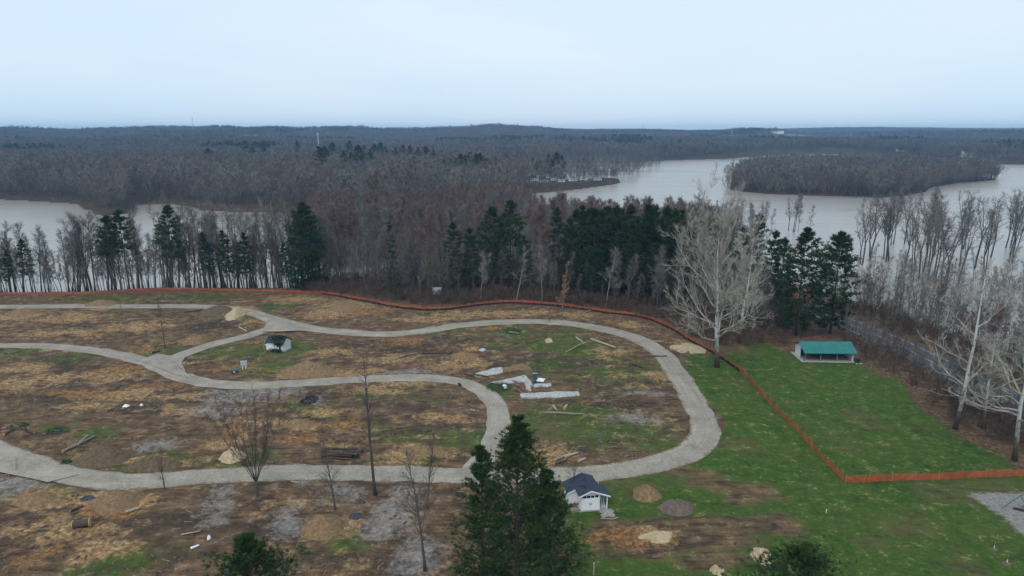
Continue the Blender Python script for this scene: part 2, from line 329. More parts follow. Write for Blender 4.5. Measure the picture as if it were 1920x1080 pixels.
def attr(nm):
    a = t.n('ShaderNodeAttribute', attribute_name=nm); s_ = t.n('ShaderNodeSeparateColor'); t.l(a.outputs['Color'], s_.inputs[0]); return s_.outputs, a.outputs['Alpha']
(aG, aT, aV), _ = attr('coverA'); (bC, bD, bL), bF = attr('coverB')
nmix = t.math('ADD', t.math('MULTIPLY', n2, .55), t.math('MULTIPLY', n1, .45))
def msk(a, amp=1.0, gain=4.0, nz=None):
    v = t.math('ADD', a, t.math('MULTIPLY', t.math('SUBTRACT', nz or nmix, .5), amp * 2))
    return t.math('MULTIPLY', t.math('ADD', t.math('MULTIPLY', t.math('SUBTRACT', v, .5), gain), .5), 1.0, True)
soil = t.ramp(t.math('ADD', t.math('MULTIPLY', n1, .5), t.math('MULTIPLY', st, .5)), [(.38, (.034, .021, .013)), (.46, (.084, .052, .030)), (.53, (.138, .085, .047)), (.62, (.245, .155, .084))])
soil = t.mix(t.ramp(n3, [(.52, (0, 0, 0)), (.7, (.55, .55, .55))]), soil, (.21, .175, .135))
litter = t.ramp(n2, [(.38, (.050, .032, .023)), (.5, (.115, .070, .046)), (.62, (.22, .135, .09))])
turf = t.ramp(nmix, [(.40, (.020, .046, .009)), (.5, (.042, .086, .013)), (.60, (.084, .124, .025))])
turf = t.mix(t.ramp(fl, [(.57, (0, 0, 0)), (.74, (.5, .5, .5))]), turf, (.16, .145, .085))
turf = t.mix(t.ramp(n0, [(.42, (0, 0, 0)), (.7, (.5, .5, .5))]), turf, (.080, .100, .026))
sawd = t.ramp(n2, [(.38, (.130, .074, .033)), (.5, (.275, .168, .076)), (.62, (.46, .32, .17))])
clayc = t.ramp(n2, [(.40, (.10, .048, .02)), (.5, (.22, .108, .040)), (.60, (.34, .19, .08))])
stone = t.ramp(t.math('ADD', t.math('MULTIPLY', n3, .6), t.math('MULTIPLY', n2, .4)), [(.38, (.12, .105, .092)), (.5, (.225, .210, .195)), (.62, (.37, .355, .335))])
mud = t.ramp(n2, [(.35, (.026, .020, .016)), (.65, (.066, .052, .042))])
c = t.mix(msk(bL, .8, 2.2), soil, litter); c = t.mix(msk(bD, 1.2, 1.5, st), c, mud); c = t.mix(msk(aG, 1.25, 2.2), c, turf)
tmix = t.math('ADD', t.math('MULTIPLY', n1, .72), t.math('MULTIPLY', n2, .28)); c = t.mix(msk(aT, 1.5, 1.7, tmix), c, sawd); c = t.mix(msk(bC, 1.4, 1.6, tmix), c, clayc); c = t.mix(msk(aV, 1.4, 1.5), c, stone)
c = t.mix(t.math('MULTIPLY', bF, .9), c, (.30, .25, .15))
hgt = t.math('ADD', t.math('MULTIPLY', n2, .7), t.math('MULTIPLY', n3, .3))
t.bsdf(c, .95, hgt, .8, .35, .12)
g_me.materials.append(t.m)
ground = tag(link('ground', g_me), kind='structure')

# ------------------------------------------------------------------ water
t = NT('flood_water'); pos = t.n('ShaderNodeNewGeometry').outputs['Position']
wv = t.noise(t.mapping(pos, (.35, 1.1, 1)), .9, 4, .6); big = t.noise(t.mapping(pos, (.004, .012, 1)), 1.0, 4, .6)
col = t.ramp(big, [(.35, (.255, .225, .190)), (.65, (.31, .29, .262))])
b = t.bsdf(col, t.math('ADD', t.math('MULTIPLY', big, .16), .20), wv, .08, .10, .5); b.inputs['IOR'].default_value = 1.55
wm = MB(); wm.add([(-5500, 120, WZ), (5500, 120, WZ), (5500, 6000, WZ), (-5500, 6000, WZ)], [(0, 1, 2, 3)])
water = tag(link('lake_water', wm.mesh('lake_water', t.m)), kind='structure')

# ------------------------------------------------------------------ roads
t = NT('worn_pavement'); pos = t.n('ShaderNodeNewGeometry').outputs['Position']; uv = t.n('ShaderNodeUVMap', uv_map='UVMap').outputs[0]
a1 = t.noise(pos, .25, 5, .6); a2 = t.noise(pos, 3.0, 5, .7); along = t.noise(t.mapping(uv, (.05, 1.4, 1)), 1.0, 4, .6, .4)
base = t.ramp(t.math('ADD', t.math('MULTIPLY', a1, .45), t.math('MULTIPLY', a2, .55)), [(.38, (.20, .172, .138)), (.5, (.29, .255, .208)), (.62, (.375, .335, .28))])
base = t.mix(t.ramp(along, [(.46, (0, 0, 0)), (.7, (.75, .75, .75))]), base, (.21, .19, .165))
vo = t.n('ShaderNodeTexVoronoi', feature='DISTANCE_TO_EDGE'); t.l(t.mapping(uv, (.10, .36, 1)), vo.inputs['Vector']); vo.inputs['Scale'].default_value = 1.0
wob = t.n('ShaderNodeVectorMath', operation='ADD'); nz = t.n('ShaderNodeTexNoise'); t.l(uv, nz.inputs['Vector']); nz.inputs['Scale'].default_value = .7; nz.inputs['Detail'].default_value = 5
sc_ = t.n('ShaderNodeVectorMath', operation='SCALE'); t.l(nz.outputs['Color'], sc_.inputs[0]); sc_.inputs['Scale'].default_value = 3.0
t.l(uv, wob.inputs[0]); t.l(sc_.outputs[0], wob.inputs[1]); mpn = t.mapping(wob.outputs[0], (.10, .34, 1)); t.l(mpn, vo.inputs['Vector'])
crk = t.ramp(vo.outputs['Distance'], [(.0, (.75, .75, .75)), (.010, (.45, .45, .45)), (.022, (0, 0, 0))])
crk = t.mix(1.0, crk, t.ramp(t.noise(pos, .12, 3), [(.47, (0, 0, 0)), (.62, (1, 1, 1))]), 'MULTIPLY')
base = t.mix(crk, base, (.085, .07, .055))
dirtm = t.math('MULTIPLY', t.ramp(t.noise(pos, .7, 6, .7), [(.56, (0, 0, 0)), (.75, (.6, .6, .6))]), 1.0)
base = t.mix(dirtm, base, (.17, .125, .08))
sx_ = t.n('ShaderNodeSeparateXYZ'); t.l(uv, sx_.inputs[0]); ed = t.math('ADD', t.math('MULTIPLY', t.math('ABSOLUTE', sx_.outputs[1]), .40), t.math('MULTIPLY', t.math('SUBTRACT', t.noise(pos, .9, 5, .7), .5), 1.1))
base = t.mix(t.ramp(ed, [(.82, (0, 0, 0)), (1.0, (.85, .85, .85))]), base, (.15, .105, .066))
t.bsdf(base, .9, a2, .2, .03, .2); M_ROAD = t.m
t = NT('dark_asphalt'); pos = t.n('ShaderNodeNewGeometry').outputs['Position']; a2 = t.noise(pos, .6, 6, .7)
t.bsdf(t.ramp(a2, [(.3, (.040, .043, .052)), (.7, (.075, .080, .095))]), .8, a2, .2, .02, .3); M_ASPH = t.m
def ribbon(name, cl, half, mat, lift, ncross=5, offset=0.0, jit=.0, i0=0, i1=None, seed=0, dash=None):
    cl = [np.array(p) for p in cl][i0:i1]; n = len(cl); V = []; UV = []; F = []; dist = 0
    for i, p in enumerate(cl):
        d = cl[min(i + 1, n - 1)] - cl[max(i - 1, 0)]; d = d / np.linalg.norm(d); nr = np.array((-d[1], d[0]))
        if i: dist += np.linalg.norm(p - cl[i - 1])
        for k in range(ncross):
            u = k / (ncross - 1) * 2 - 1; w = half
            if abs(u) == 1 and jit: w = half + jit * (float(fbm(np.array(dist / 2.5 + 50 * u), np.array(seed + u), 3, 91)) - .5) * 2
            q = p + nr * (u * w + offset); V.append((q[0], q[1])); UV.append((dist, u * half))
    V = np.array(V); z = H(V[:, 0], V[:, 1]) + lift
    if ncross > 2: z = z.reshape(n, ncross); z = np.maximum(z, z.mean(1, keepdims=True)); z[:, 0] -= .05; z[:, -1] -= .05; z = z.ravel()
    for i in range(n - 1):
        for k in range(ncross - 1): a = i * ncross + k; F.append((a, a + ncross, a + ncross + 1, a + 1))
    if dash: F = [f for f in F if (UV[f[0]][0] % dash[0]) < dash[1]]
    me = np_mesh(name, np.column_stack([V, z]), F, mat); ul = me.uv_layers.new(name='UVMap'); UV = np.array(UV, np.float32)
    vi = np.zeros(len(me.loops), np.int32); me.loops.foreach_get('vertex_index', vi); ul.data.foreach_set('uv', UV[vi].ravel())
    return me
for k, (nm, cl, w) in enumerate(ROAD_C):
    tag(link(nm, ribbon(nm, cl, w / 2, M_ROAD, .07 + .012 * k, 7, jit=.45, seed=k)), kind='structure')
# flared corners where the lanes meet
for k, (nm, pl) in enumerate([('junction_pavement', [(470, 592), (500, 606), (490, 622), (520, 622), (560, 620), (600, 624), (560, 612), (510, 595)]),
                              ('junction_pavement', [(262, 676), (295, 663.5), (325, 668), (350, 667), (340, 680), (350, 700), (372, 714), (330, 703)]),
                              ('junction_pavement', [(905, 855), (917, 862), (935, 882), (900, 893), (850, 886), (878, 880), (890, 868)]),
                              ('road_apron', [(-60, 800), (0, 826), (40, 850), (90, 872), (150, 890), (90, 905), (60, 898), (0, 886), (-60, 870)])]):
    P = np.array([G(*p) for p in pl]); mb = MB(); c0 = P.mean(0); z = H(P[:, 0], P[:, 1]); zz = float(z.max()) + .10 + .006 * k
    mb.add([(p[0], p[1], zz) for p in P] + [(c0[0], c0[1], zz)], [(i, (i + 1) % len(P), len(P)) for i in range(len(P))])
    me = mb.mesh(nm, M_ROAD); ul = me.uv_layers.new(name='UVMap')
    for lp in me.loops: v_ = me.vertices[lp.vertex_index].co; ul.data[lp.index].uv = (v_.x + v_.y * .7, .4)
    bm = bmesh.new(); bm.from_mesh(me); bmesh.ops.recalc_face_normals(bm, faces=bm.faces)
    if bm.faces[:] and sum(f.normal.z for f in bm.faces) < 0: bmesh.ops.reverse_faces(bm, faces=bm.faces)
    bm.to_mesh(me); bm.free(); tag(link(nm, me), kind='structure')
hw = float(np.mean([math.hypot(a[0] - b[0], a[1] - b[1]) for a, b in zip(HWY_L, HWY_U)])) * .42
hw = min(max(hw, 3.2), 3.7)
M_WP = mat_simple('white_line_paint', (.46, .47, .48), .7, .35, .8); M_YP = mat_simple('yellow_line_paint', (.42, .30, .08), .7, .25, 1.5)
hwy = tag(link('paved_road', ribbon('paved_road', HWY_C, hw + .9, M_ASPH, .09, 7)), kind='structure')
for off, wd, m_, nm in ((hw, .075, M_WP, 'edge_line'), (-hw, .075, M_WP, 'edge_line'), (.14, .06, M_YP, 'centre_line'), (-.14, .06, M_YP, 'centre_line')):
    link(nm, ribbon(nm, HWY_C, wd, m_, .125, 2, offset=off), hwy)
# ================================================================== VEGETATION
def rnd_perp(rng, d):
    a = np.array([rng.gauss(0, 1) for _ in range(3)]); a -= d * a.dot(d); return a / (np.linalg.norm(a) + 1e-9)
def nrm(v): return v / (np.linalg.norm(v) + 1e-12)
def sliver(mb, p, d, L, w, rng):
    u = rnd_perp(rng, d) * (w / 2); q = p + d * L
    mb.v.extend([tuple(p - u), tuple(p + u), tuple(q)]); o = len(mb.v); mb.f.append((o - 3, o - 2, o - 1))
def walk(p, d, L, nseg, rng, wob, up):
    pts = [p]; 
    for i in range(nseg):
        d = nrm(d + rnd_perp(rng, d) * wob * rng.random() + np.array((0, 0, up))); p = p + d * (L / nseg); pts.append(p)
    return pts
def limb(mb, rng, p, d, L, r, lev, P):
    ns = P['ns'][min(lev, 2)]; pts = walk(p, d, L, ns, rng, P['wob'], P['up'])
    rad = [max(P['rmin'], r * (1 - .8 * i / ns)) for i in range(ns + 1)]
    mb.tube(pts, rad, P['sides'][min(lev, 2)], False)
    if lev < P['lev']:
        n = P['n'][lev]
        for k in range(n):
            t_ = .18 + .82 * (k + rng.random()) / n; f = t_ * ns; i = min(int(f), ns - 1); q = pts[i] + (pts[i + 1] - pts[i]) * (f - i); dd = nrm(pts[i + 1] - pts[i])
            ang = R(rng.uniform(*P['ang'])); cd = nrm(dd * math.cos(ang) + rnd_perp(rng, dd) * math.sin(ang))
            limb(mb, rng, q, cd, L * P['lr'] * (1.1 - .55 * t_) * rng.uniform(.7, 1.2), max(P['rmin'], r * .5 * (1 - .6 * t_)), lev + 1, P)
    else:
        for k in range(P['tw']):
            t_ = .1 + .9 * rng.random(); f = t_ * ns; i = min(int(f), ns - 1); q = pts[i] + (pts[i + 1] - pts[i]) * (f - i); dd = nrm(pts[i + 1] - pts[i])
            ang = R(rng.uniform(15, 60)); cd = nrm(dd * math.cos(ang) + rnd_perp(rng, dd) * math.sin(ang) + np.array((0, 0, P['up'] * 2)))
            sliver(mb, q, cd, P['twl'] * rng.uniform(.5, 1.25), P['tww'], rng)
def bare_tree(seed, h=24, r=.30, fork=1.0, leads=1, first=.35, nb=18, spread=5.0, ang=(30, 60), lean=.05, lr=.5, n=(6, 4), lev=1, tw=9, twl=1.2, tww=.05, up=.06, wob=.35, vase=22, rmin=.02, sides=(5, 3, 3), tsides=7, top=.30, lup=.05, tilt=0.0, rl=1.0, ns0=(4, 3, 2), lmax=.36):
    rng = random.Random(seed); tr = MB(); cr = MB()
    P = dict(ns=ns0, wob=wob, up=up, rmin=rmin, sides=sides, lev=lev, n=n, ang=(25, 55), lr=lr, tw=tw, twl=twl, tww=tww)
    d0 = nrm(np.array((rng.gauss(0, lean) + tilt, rng.gauss(0, lean), 1.0)))
    fh = h * fork; ns = 7; pts = walk(np.array((0, 0, -.6)), d0, fh + .6, ns, rng, .09, .02)
    re = r * (1 - fork * .85) if leads == 1 else r * .78
    rad = [r * 1.25 if i == 0 else r + (re - r) * (i / ns) for i in range(ns + 1)]
    tr.tube(pts, [max(.03, a) for a in rad], tsides)
    spines = []
    if leads == 1: spines.append((pts, rad, first))
    else:
        az = rng.random() * 6.28
        for k in range(leads):
            a = az + k * 2 * math.pi / leads + rng.uniform(-.3, .3); va = R(vase) * rng.uniform(.5, 1.25) if k or leads > 3 else R(vase) * .25
            d = np.array((math.cos(a) * math.sin(va), math.sin(a) * math.sin(va), math.cos(va))); L = (h - fh) * rng.uniform(.8, 1.03) / max(.6, math.cos(va))
            ps = walk(pts[-1] - np.array((0, 0, .1)), d, L, 6, rng, .16, lup); r1 = rl * r * .72 / math.sqrt(leads) * 1.25
            rd = [max(rmin, r1 * (1 - .85 * i / 6)) for i in range(7)]; (tr if leads <= 3 else tr).tube(ps, rd, 5, False); spines.append((ps, rd, .12))
            if leads == 1: break
    tot = sum(1 for _ in spines)
    for ps, rd, f0 in spines:
        m = len(ps) - 1; k_n = max(5, nb // tot); L0 = math.dist(ps[0], ps[-1])
        for k in range(k_n):
            t_ = f0 + (1 - f0) * (k + rng.random()) / k_n; f = min(t_, .999) * m; i = int(f); q = ps[i] + (ps[i + 1] - ps[i]) * (f - i); dd = nrm(ps[i + 1] - ps[i])
            a = R(rng.uniform(*ang)) * (1.1 - .45 * t_); cd = nrm(dd * math.cos(a) + rnd_perp(rng, dd) * math.sin(a))
            shape = (1 - ((t_ - f0) / (1 - f0)) * (1 - top)) if leads == 1 else (1 - .6 * t_)
            limb(cr, rng, q, cd, spread * shape * rng.uniform(.65, 1.2), max(rmin, min(rd[i] * .62, r * lmax)), 0, P)
        for k in range(3):
            limb(cr, rng, ps[-1], nrm(nrm(ps[-1] - ps[-2]) + rnd_perp(rng, nrm(ps[-1] - ps[-2])) * .5), spread * rng.uniform(.2, .42), rmin * 1.2, lev, P)
    return tr, cr
def pine_tree(seed, h=24, r=.28, base=.3, rad=3.6, whorls=22, per=6, tuft=.75, tw=.26, nt=10, k=5, flat=.35, droop=-.12, gap=.12, prof=1.0, lean=.02):
    rng = random.Random(seed); tr = MB(); cr = MB()
    pts = walk(np.array((0, 0, -.5)), nrm(np.array((rng.gauss(0, lean), rng.gauss(0, lean), 1.0))), h + .2, 8, rng, .03, .03)
    tr.tube(pts, [max(.03, r * (1.2 if i == 0 else 1) * (1 - .93 * i / 8)) for i in range(9)], 7)
    def at(t_):
        f = min(t_, .999) * 8; i = int(f); return pts[i] + (pts[i + 1] - pts[i]) * (f - i)
    for w in range(whorls):
        s = (w + .5 * rng.random()) / whorls; t_ = base + (1 - base) * s
        L0 = rad * ((1 - s) ** prof * (1 - flat) + flat * math.sin(math.pi * min(1, s * .9 + .12))) + .35; a0 = rng.random() * 6.28
        for j in range(per):
            if rng.random() < gap: continue
            a = a0 + j * 2 * math.pi / per + rng.uniform(-.25, .25); L = L0 * rng.uniform(.5, 1.3); el = droop + .75 * s ** 1.5 + rng.uniform(-.1, .15)
            d = nrm(np.array((math.cos(a), math.sin(a), el))); ps = walk(at(t_), d, L, 3, rng, .12, .06)
            tr.tube(ps, [.05, .035, .025, .012], 3, False)
            for q in range(nt):
                u = .25 + .75 * math.sqrt(rng.random()); f = min(u, .999) * 3; i = int(f); c = ps[i] + (ps[i + 1] - ps[i]) * (f - i)
                c = c + np.array([rng.gauss(0, .13 * L * u), rng.gauss(0, .13 * L * u), rng.gauss(0, .06 * L)])
                for z in range(k):
                    dd = nrm(d * .7 + np.array([rng.gauss(0, .6), rng.gauss(0, .6), rng.gauss(.25, .4)])); sliver(cr, c, dd, tuft * rng.uniform(.6, 1.2), tw, rng)
    for q in range(nt * 2):
        c = at(.9 + .1 * rng.random())
        for z in range(k): sliver(cr, c, nrm(np.array([rng.gauss(0, .5), rng.gauss(0, .5), .8])), tuft, tw, rng)
    return tr, cr

M_GREY = mat_tree('grey_bark', [(.050, .045, .041), (.072, .066, .060), (.10, .093, .085), (.062, .055, .05)])
M_TWIG = mat_tree('grey_twigs', [(.098, .102, .104), (.150, .150, .142), (.125, .112, .106), (.21, .205, .188), (.104, .106, .106)])
M_RED = mat_tree('reddish_twigs', [(.145, .108, .098), (.175, .112, .102), (.150, .124, .114), (.185, .118, .108)])
M_PALE = mat_tree('pale_twigs', [(.20, .19, .175), (.25, .24, .22)])
M_SYC = mat_tree('white_sycamore_bark', [(.47, .47, .45), (.42, .42, .40)], 1.2, .8, .45)
M_SYCT = mat_tree('tan_sycamore_twigs', [(.215, .19, .155), (.235, .215, .18)])
M_NEED = mat_tree('dark_needles', [(.016, .038, .016), (.022, .050, .020), (.032, .062, .020), (.015, .034, .017)], 1.2, .75, .65)
M_NEEDF = mat_tree('fresh_needles', [(.028, .060, .017), (.038, .074, .022)], 2.6, .7, .75)
M_PBARK = mat_tree('pine_bark', [(.055, .045, .040), (.075, .060, .052)])
M_TANLEAF = mat_simple('dry_tan_leaves', (.30, .19, .10), .9, .3, 3)

def tree_thing(name, label, meshes, loc, rz, s, group=None, cat='tree'):
    o = thing(name, label, cat, loc, rz, group, s)
    link('trunk', meshes[0], o); link('crown', meshes[1], o); return o
def variants(fn, cnt, mats, nm, **kw):
    out = []
    for i in range(cnt):
        a, b = fn(1000 + i * 7 + len(nm) * 31, **{k_: (v(i) if callable(v) else v) for k_, v in kw.items()})
        out.append((a.mesh(nm + '_trunk', mats[0], True), b.mesh(nm + '_crown', mats[1])))
    return out
V_TALL = variants(bare_tree, 7, (M_GREY, M_TWIG), 'tall', h=24, r=.30, first=.42, nb=20, spread=5.6, n=(8,), lev=1, tw=9, twl=1.5, tww=.05, lr=.55, ang=(28, 58), top=.42)
V_FORK = variants(bare_tree, 6, (M_GREY, M_TWIG), 'fork', h=24, r=.33, fork=lambda i: .3 + .05 * (i % 4), leads=lambda i: 2 + i % 2, nb=22, spread=5.4, n=(6,), lev=1, tw=8, twl=1.6, vase=18, tww=.045, lr=.5, ang=(25, 55))
V_REDT = variants(bare_tree, 6, (M_GREY, M_RED), 'red', h=23, r=.25, first=.42, nb=20, spread=5.6, n=(8,), lev=1, tw=14, twl=1.4, tww=.085, lr=.55, top=.5)
V_POLE = variants(bare_tree, 5, (M_GREY, M_TWIG), 'pole', h=20, r=.17, first=.35, nb=16, spread=3.6, n=(6,), lev=1, tw=9, twl=1.2, tww=.06, lean=.09, top=.4)
V_PALE = variants(bare_tree, 4, (M_PALE, M_PALE), 'pale', h=17, r=.16, first=.35, nb=14, spread=3.6, n=(6,), lev=1, tw=8, tww=.055, lean=.12)
V_PINE = variants(pine_tree, 6, (M_PBARK, M_NEED), 'pine', h=25, base=lambda i: (.42, .32, .5, .36, .52, .27)[i], rad=lambda i: (3.9, 3.4, 4.2, 3.0, 3.8, 3.9)[i], whorls=15, per=6, nt=15, k=6, tuft=.9, tw=.19, gap=lambda i: (.25, .3, .3, .35, .4, .18)[i], flat=.5, prof=.85, lean=.04)
V_SPIRE = variants(pine_tree, 2, (M_PBARK, M_NEED), 'spire', h=24, base=.12, rad=2.6, whorls=20, per=5, nt=6, k=4, tuft=.7, tw=.22, gap=.35, prof=1.2, flat=.1, droop=-.3)
V_WIDE = variants(pine_tree, 2, (M_PBARK, M_NEED), 'wide', h=25, base=.10, rad=5.8, whorls=21, per=8, nt=20, k=6, tuft=.9, tw=.19, gap=.26, flat=.75, prof=.7)
rng = random.Random(11)
def Hs(x, y): return float(H(np.array([x]), np.array([y]))[0])
BT = []          # x, y, target height, variants, label, group
def strip(n, poly, hr, vs_, label, group, seed):
    r_ = random.Random(seed); got = 0; pts = []
    xs = [p[0] for p in poly]; ys = [p[1] for p in poly]; tries = 0
    while got < n and tries < n * 60:
        tries += 1; x = r_.uniform(min(xs), max(xs)); y = r_.uniform(min(ys), max(ys))
        if not bool(inside(poly, np.array([x]), np.array([y]))[0]): continue
        if any((x - a) ** 2 + (y - b) ** 2 < 2.2 for a, b in pts): continue
        if float(seg_dist(HWY_C, np.array([x]), np.array([y]))[0]) < 6.3: continue
        pts.append((x, y)); got += 1; BT.append((x, y, r_.uniform(*hr), r_.choice(vs_), label, group))
def band(top, bot): return [G(*p) for p in top] + [G(*p) for p in bot[::-1]]
L1 = 'bare grey tree on the lake bluff behind the thin orange netting'
strip(34, band([(-60, 543), (150, 541), (330, 534)], [(-60, 548), (150, 547), (330, 539.5)]), (17, 22), V_TALL + V_FORK + V_POLE, L1, 'bare trees lining the bluff', 1)
strip(42, band([(140, 541), (330, 534), (600, 532)], [(140, 547), (330, 539.5), (600, 541)]), (22, 27), V_TALL + V_FORK, L1, 'bare trees lining the bluff', 2)
strip(34, band([(300, 534), (640, 524)], [(300, 540), (640, 540)]), (14, 22), V_POLE + V_TALL, L1, 'bare trees lining the bluff', 3)
L2 = 'bare reddish-brown tree in the dense woodland beyond the notice board'
strip(48, band([(600, 500), (800, 478), (1000, 465), (1200, 470), (1330, 490)], [(600, 536), (720, 545), (830, 552), (950, 545), (1130, 552), (1330, 560)]), (19, 25), V_REDT + V_TALL[:3] + V_POLE, L2, 'woodland trees beyond the board', 4)
L3 = 'bare grey-brown tree in the shady wood edge between the dark pines'
strip(34, band([(620, 532), (720, 540), (830, 548), (950, 540), (1130, 548), (1300, 560)], [(620, 546), (720, 560), (830, 572), (950, 560), (1130, 576), (1300, 608)]), (13, 21), V_POLE + V_TALL + V_REDT[:2], L3, 'wood edge trees', 5)
L4 = 'bare dark tree standing in open floodwater off the wooded shore'
strip(22, [G(px_, py_, WZ) for px_, py_ in [(1310, 424), (1400, 430), (1500, 432), (1520, 442), (1400, 446), (1300, 440)]], (13, 18), V_TALL + V_FORK + V_POLE, L4, 'drowned trees off the shore', 6)
L5 = 'tall bare tree rising from flooded thicket beyond the paved road'
strip(52, [G(px_, py_, WZ) for px_, py_ in [(1590, 452), (1750, 458), (2000, 466), (2000, 545), (1800, 540), (1590, 508)]], (19, 26), V_FORK + V_TALL[:3], L5, 'drowned trees beyond the road', 7)
L6 = 'bare scrubby tree on the bank between the paved road and floodwater'
strip(26, band([(1560, 570), (1700, 592), (1850, 620), (1990, 665)], [(1600, 590), (1700, 618), (1850, 690), (1990, 750)]), (8, 14), V_POLE + V_REDT, L6, 'scrubby trees along the road bank', 8)
L7 = 'thin bare tree among brush between the lawn edge and paved road'
strip(14, band([(1600, 640), (1700, 690), (1800, 745), (1950, 815)], [(1620, 660), (1700, 706), (1770, 770), (1950, 870)]), (6, 12), V_POLE + V_REDT[:2], L7, 'thin trees at the lawn edge', 9)
for x, y, h_, v_, lb, gp in BT:
    kd = 'forked ' if any(v_ is q for q in V_FORK) else 'slender ' if any(v_ is q for q in V_POLE) else 'full-crowned ' if any(v_ is q for q in V_TALL) else ''
    if lb.startswith('thin '): kd = ''
    lb = kd + lb; z = Hs(x, y); zb = max(z, WZ - 1.2); s = (h_ + (max(0, WZ - z))) / 23.5
    tree_thing('bare_tree', lb, v_, (x, y, zb), rng.random() * 6.28, s, gp)
PINES = [(18,546,470,1,'low ragged pine among thin bare trees at the thin end of the bluff row'),(60,546,447,3,'slim double-topped pine on the bluff between bare grey trunks'),(218,544,402,2,'smaller of a leaning pine pair with tufted tops on the bluff'),
 (243,543,392,4,'taller of a leaning pine pair with tufted top on the bluff'),(325,542,383,0,'tall dark pine with layered plumes standing above the bluff bare trees'),(395,543,434,3,'thin green pine half hidden among bare trunks on the bluff'),
 (436,543,430,1,'bushy pine, first of two close together on the bluff'),(463,543,434,1,'bushy pine, second of two close together on the bluff'),(540,543,455,3,'short pine tucked against the broad round-topped pine'),
 (857,560,414,5,'broad conical pine whose boughs reach down beside the notice board'),(915,548,386,2,'flat-plumed pine with long bare reddish trunk in the woodland'),(957,538,375,2,'highest plumed pine in the woodland, beside the reddish trees'),
 (1050,548,388,3,'narrow pine spire standing alone in the reddish woodland'),(1103,556,384,1,'pointed pine of the dense dark stand next to the lone spire'),(1140,560,384,5,'full pine within the dense dark stand'),(1172,552,382,0,'tall pine at the heart of the dense dark stand'),
 (1212,560,382,0,'tall pine with spread plumes in the dense dark stand'),(1250,568,388,5,'bushy pine of the dense dark stand nearest the white sycamore'),(1288,560,396,1,'round-topped pine behind the white sycamore crown'),(1325,556,396,1,'low dark pine behind the white sycamore crown'),
 (1362,556,394,5,'broad pine rising just above the white sycamore crown'),(1402,560,398,5,'pine with yellow-green tips behind the sycamore'),(1085,565,430,5,'shorter pine filling the foot of the dense dark stand'),(1190,572,440,5,'short bushy pine under the tall dark stand'),
 (1225,574,450,5,'low pine thicket tree at the wood edge by the orange netting'),(985,556,440,1,'dim pine deep among the reddish trees'),(1120,570,455,5,'lowest pine at the foot of the dark stand'),(1075,556,405,5,'pine filling the gap between the lone spire and dark stand'),(1128,548,392,0,'inner pine of the dark stand with ragged top'),(1160,568,415,5,'broad low-branched pine in front of the dark stand'),(1202,550,398,1,'inner pine half hidden by spread plumes of the stand'),(1238,552,394,4,'loose-plumed pine at the back of the dark stand'),(1268,574,420,5,'broad low-branched pine beside the bushy stand pine'),(1310,572,425,5,'shaded pine just behind the sycamore twigs'),(1345,568,415,0,'pine behind the sycamore trunk line'),(1385,576,420,5,'full pine behind the second sycamore stem'),(1432,590,430,5,'dark pine between sycamore and shelter pine pair'),(1462,600,445,5,'lower dark pine leaning on the shelter pine pair'),(890,556,425,5,'conical pine between the board pine and flat-plumed pine'),(938,552,412,5,'dark conical pine below the highest plumed pine'),(1270,590,470,5,'dark young pine in shade between the netting and the white sycamore')]
for i, (px_, py_, ty, vi, lb) in enumerate(PINES):
    b_ = G(px_, py_); z = Hs(*b_); h_ = height_for(b_, ty, z); tree_thing('pine_tree', lb, V_PINE[vi], (b_[0], b_[1], z), i * 1.7, h_ / 25.2)
for px_, py_, ty, v_, lb in [(578, 543, 377, V_WIDE[0], 'broad round-topped dark pine overlooking the lake from the bluff'), (1492, 628, 424, V_WIDE[1], 'dark pine with pointed top, nearer the sycamore of the pair behind the green shelter'),
                             (1556, 625, 432, V_WIDE[0], 'dark wide-crowned pine, nearer the road of the pair behind the green shelter'), (742, 560, 404, V_SPIRE[0], 'sparse drooping grey-green spruce among the bare woodland')]:
    b_ = G(px_, py_); z = Hs(*b_); h_ = height_for(b_, ty, z); tree_thing('spruce_tree' if v_ is V_SPIRE[0] else 'pine_tree', lb, v_, (b_[0], b_[1], z), 2.1 + px_, h_ / 25.2)
r_ = random.Random(77)
for i in range(20):
    px_ = 1070 + i * 12 + r_.uniform(-6, 6); b_ = G(px_, r_.uniform(538, 566)); z = Hs(*b_); tree_thing('pine_tree', 'tall dark pine packed inside the dense dark pine stand', V_PINE[(0, 1, 2, 5)[i % 4]], (b_[0], b_[1], z), i * 2.1, (height_for(b_, r_.uniform(384, 412), z)) / 25.2, 'pines packed in the dark stand')
# far pines across the water
FP = [(625,306),(640,304),(655,303),(668,306),(683,302),(700,305),(715,304),(728,308),(742,312),(757,306),(770,312),(785,316),(800,312),(815,318),(663,330),(678,332),(650,332),(700,330),(395,312),(495,304),(465,302),(478,304),(605,342),(562,300),(612,322)]
for i, (px_, py_) in enumerate(FP):
    b_ = G(px_, py_ + 14, WZ + 2); z = Hs(*b_); tree_thing('pine_tree', 'distant dark pine standing in the bare forest across the lake', V_PINE[i % 6] if i % 3 else V_WIDE[i % 2], (b_[0], b_[1], z - .2), i * 2.3, random.Random(i).uniform(1.1, 1.45), 'distant pines across the lake')
for i, (px_, py_) in enumerate([(882, 336), (950, 334), (963, 334), (1000, 346), (1012, 343), (1028, 341), (1043, 340), (1052, 346), (1035, 347)]):
    b_ = G(px_, py_, WZ); z = Hs(*b_); tree_thing('pine_tree', 'round dark pine above the campers on the flooded point', V_WIDE[i % 2], (b_[0], b_[1], z - .2), i * 2.9, (1.05, .95, .9, .9, .8, 1.0, 1.1, 1.0, .85)[i], 'pines on the camper point')

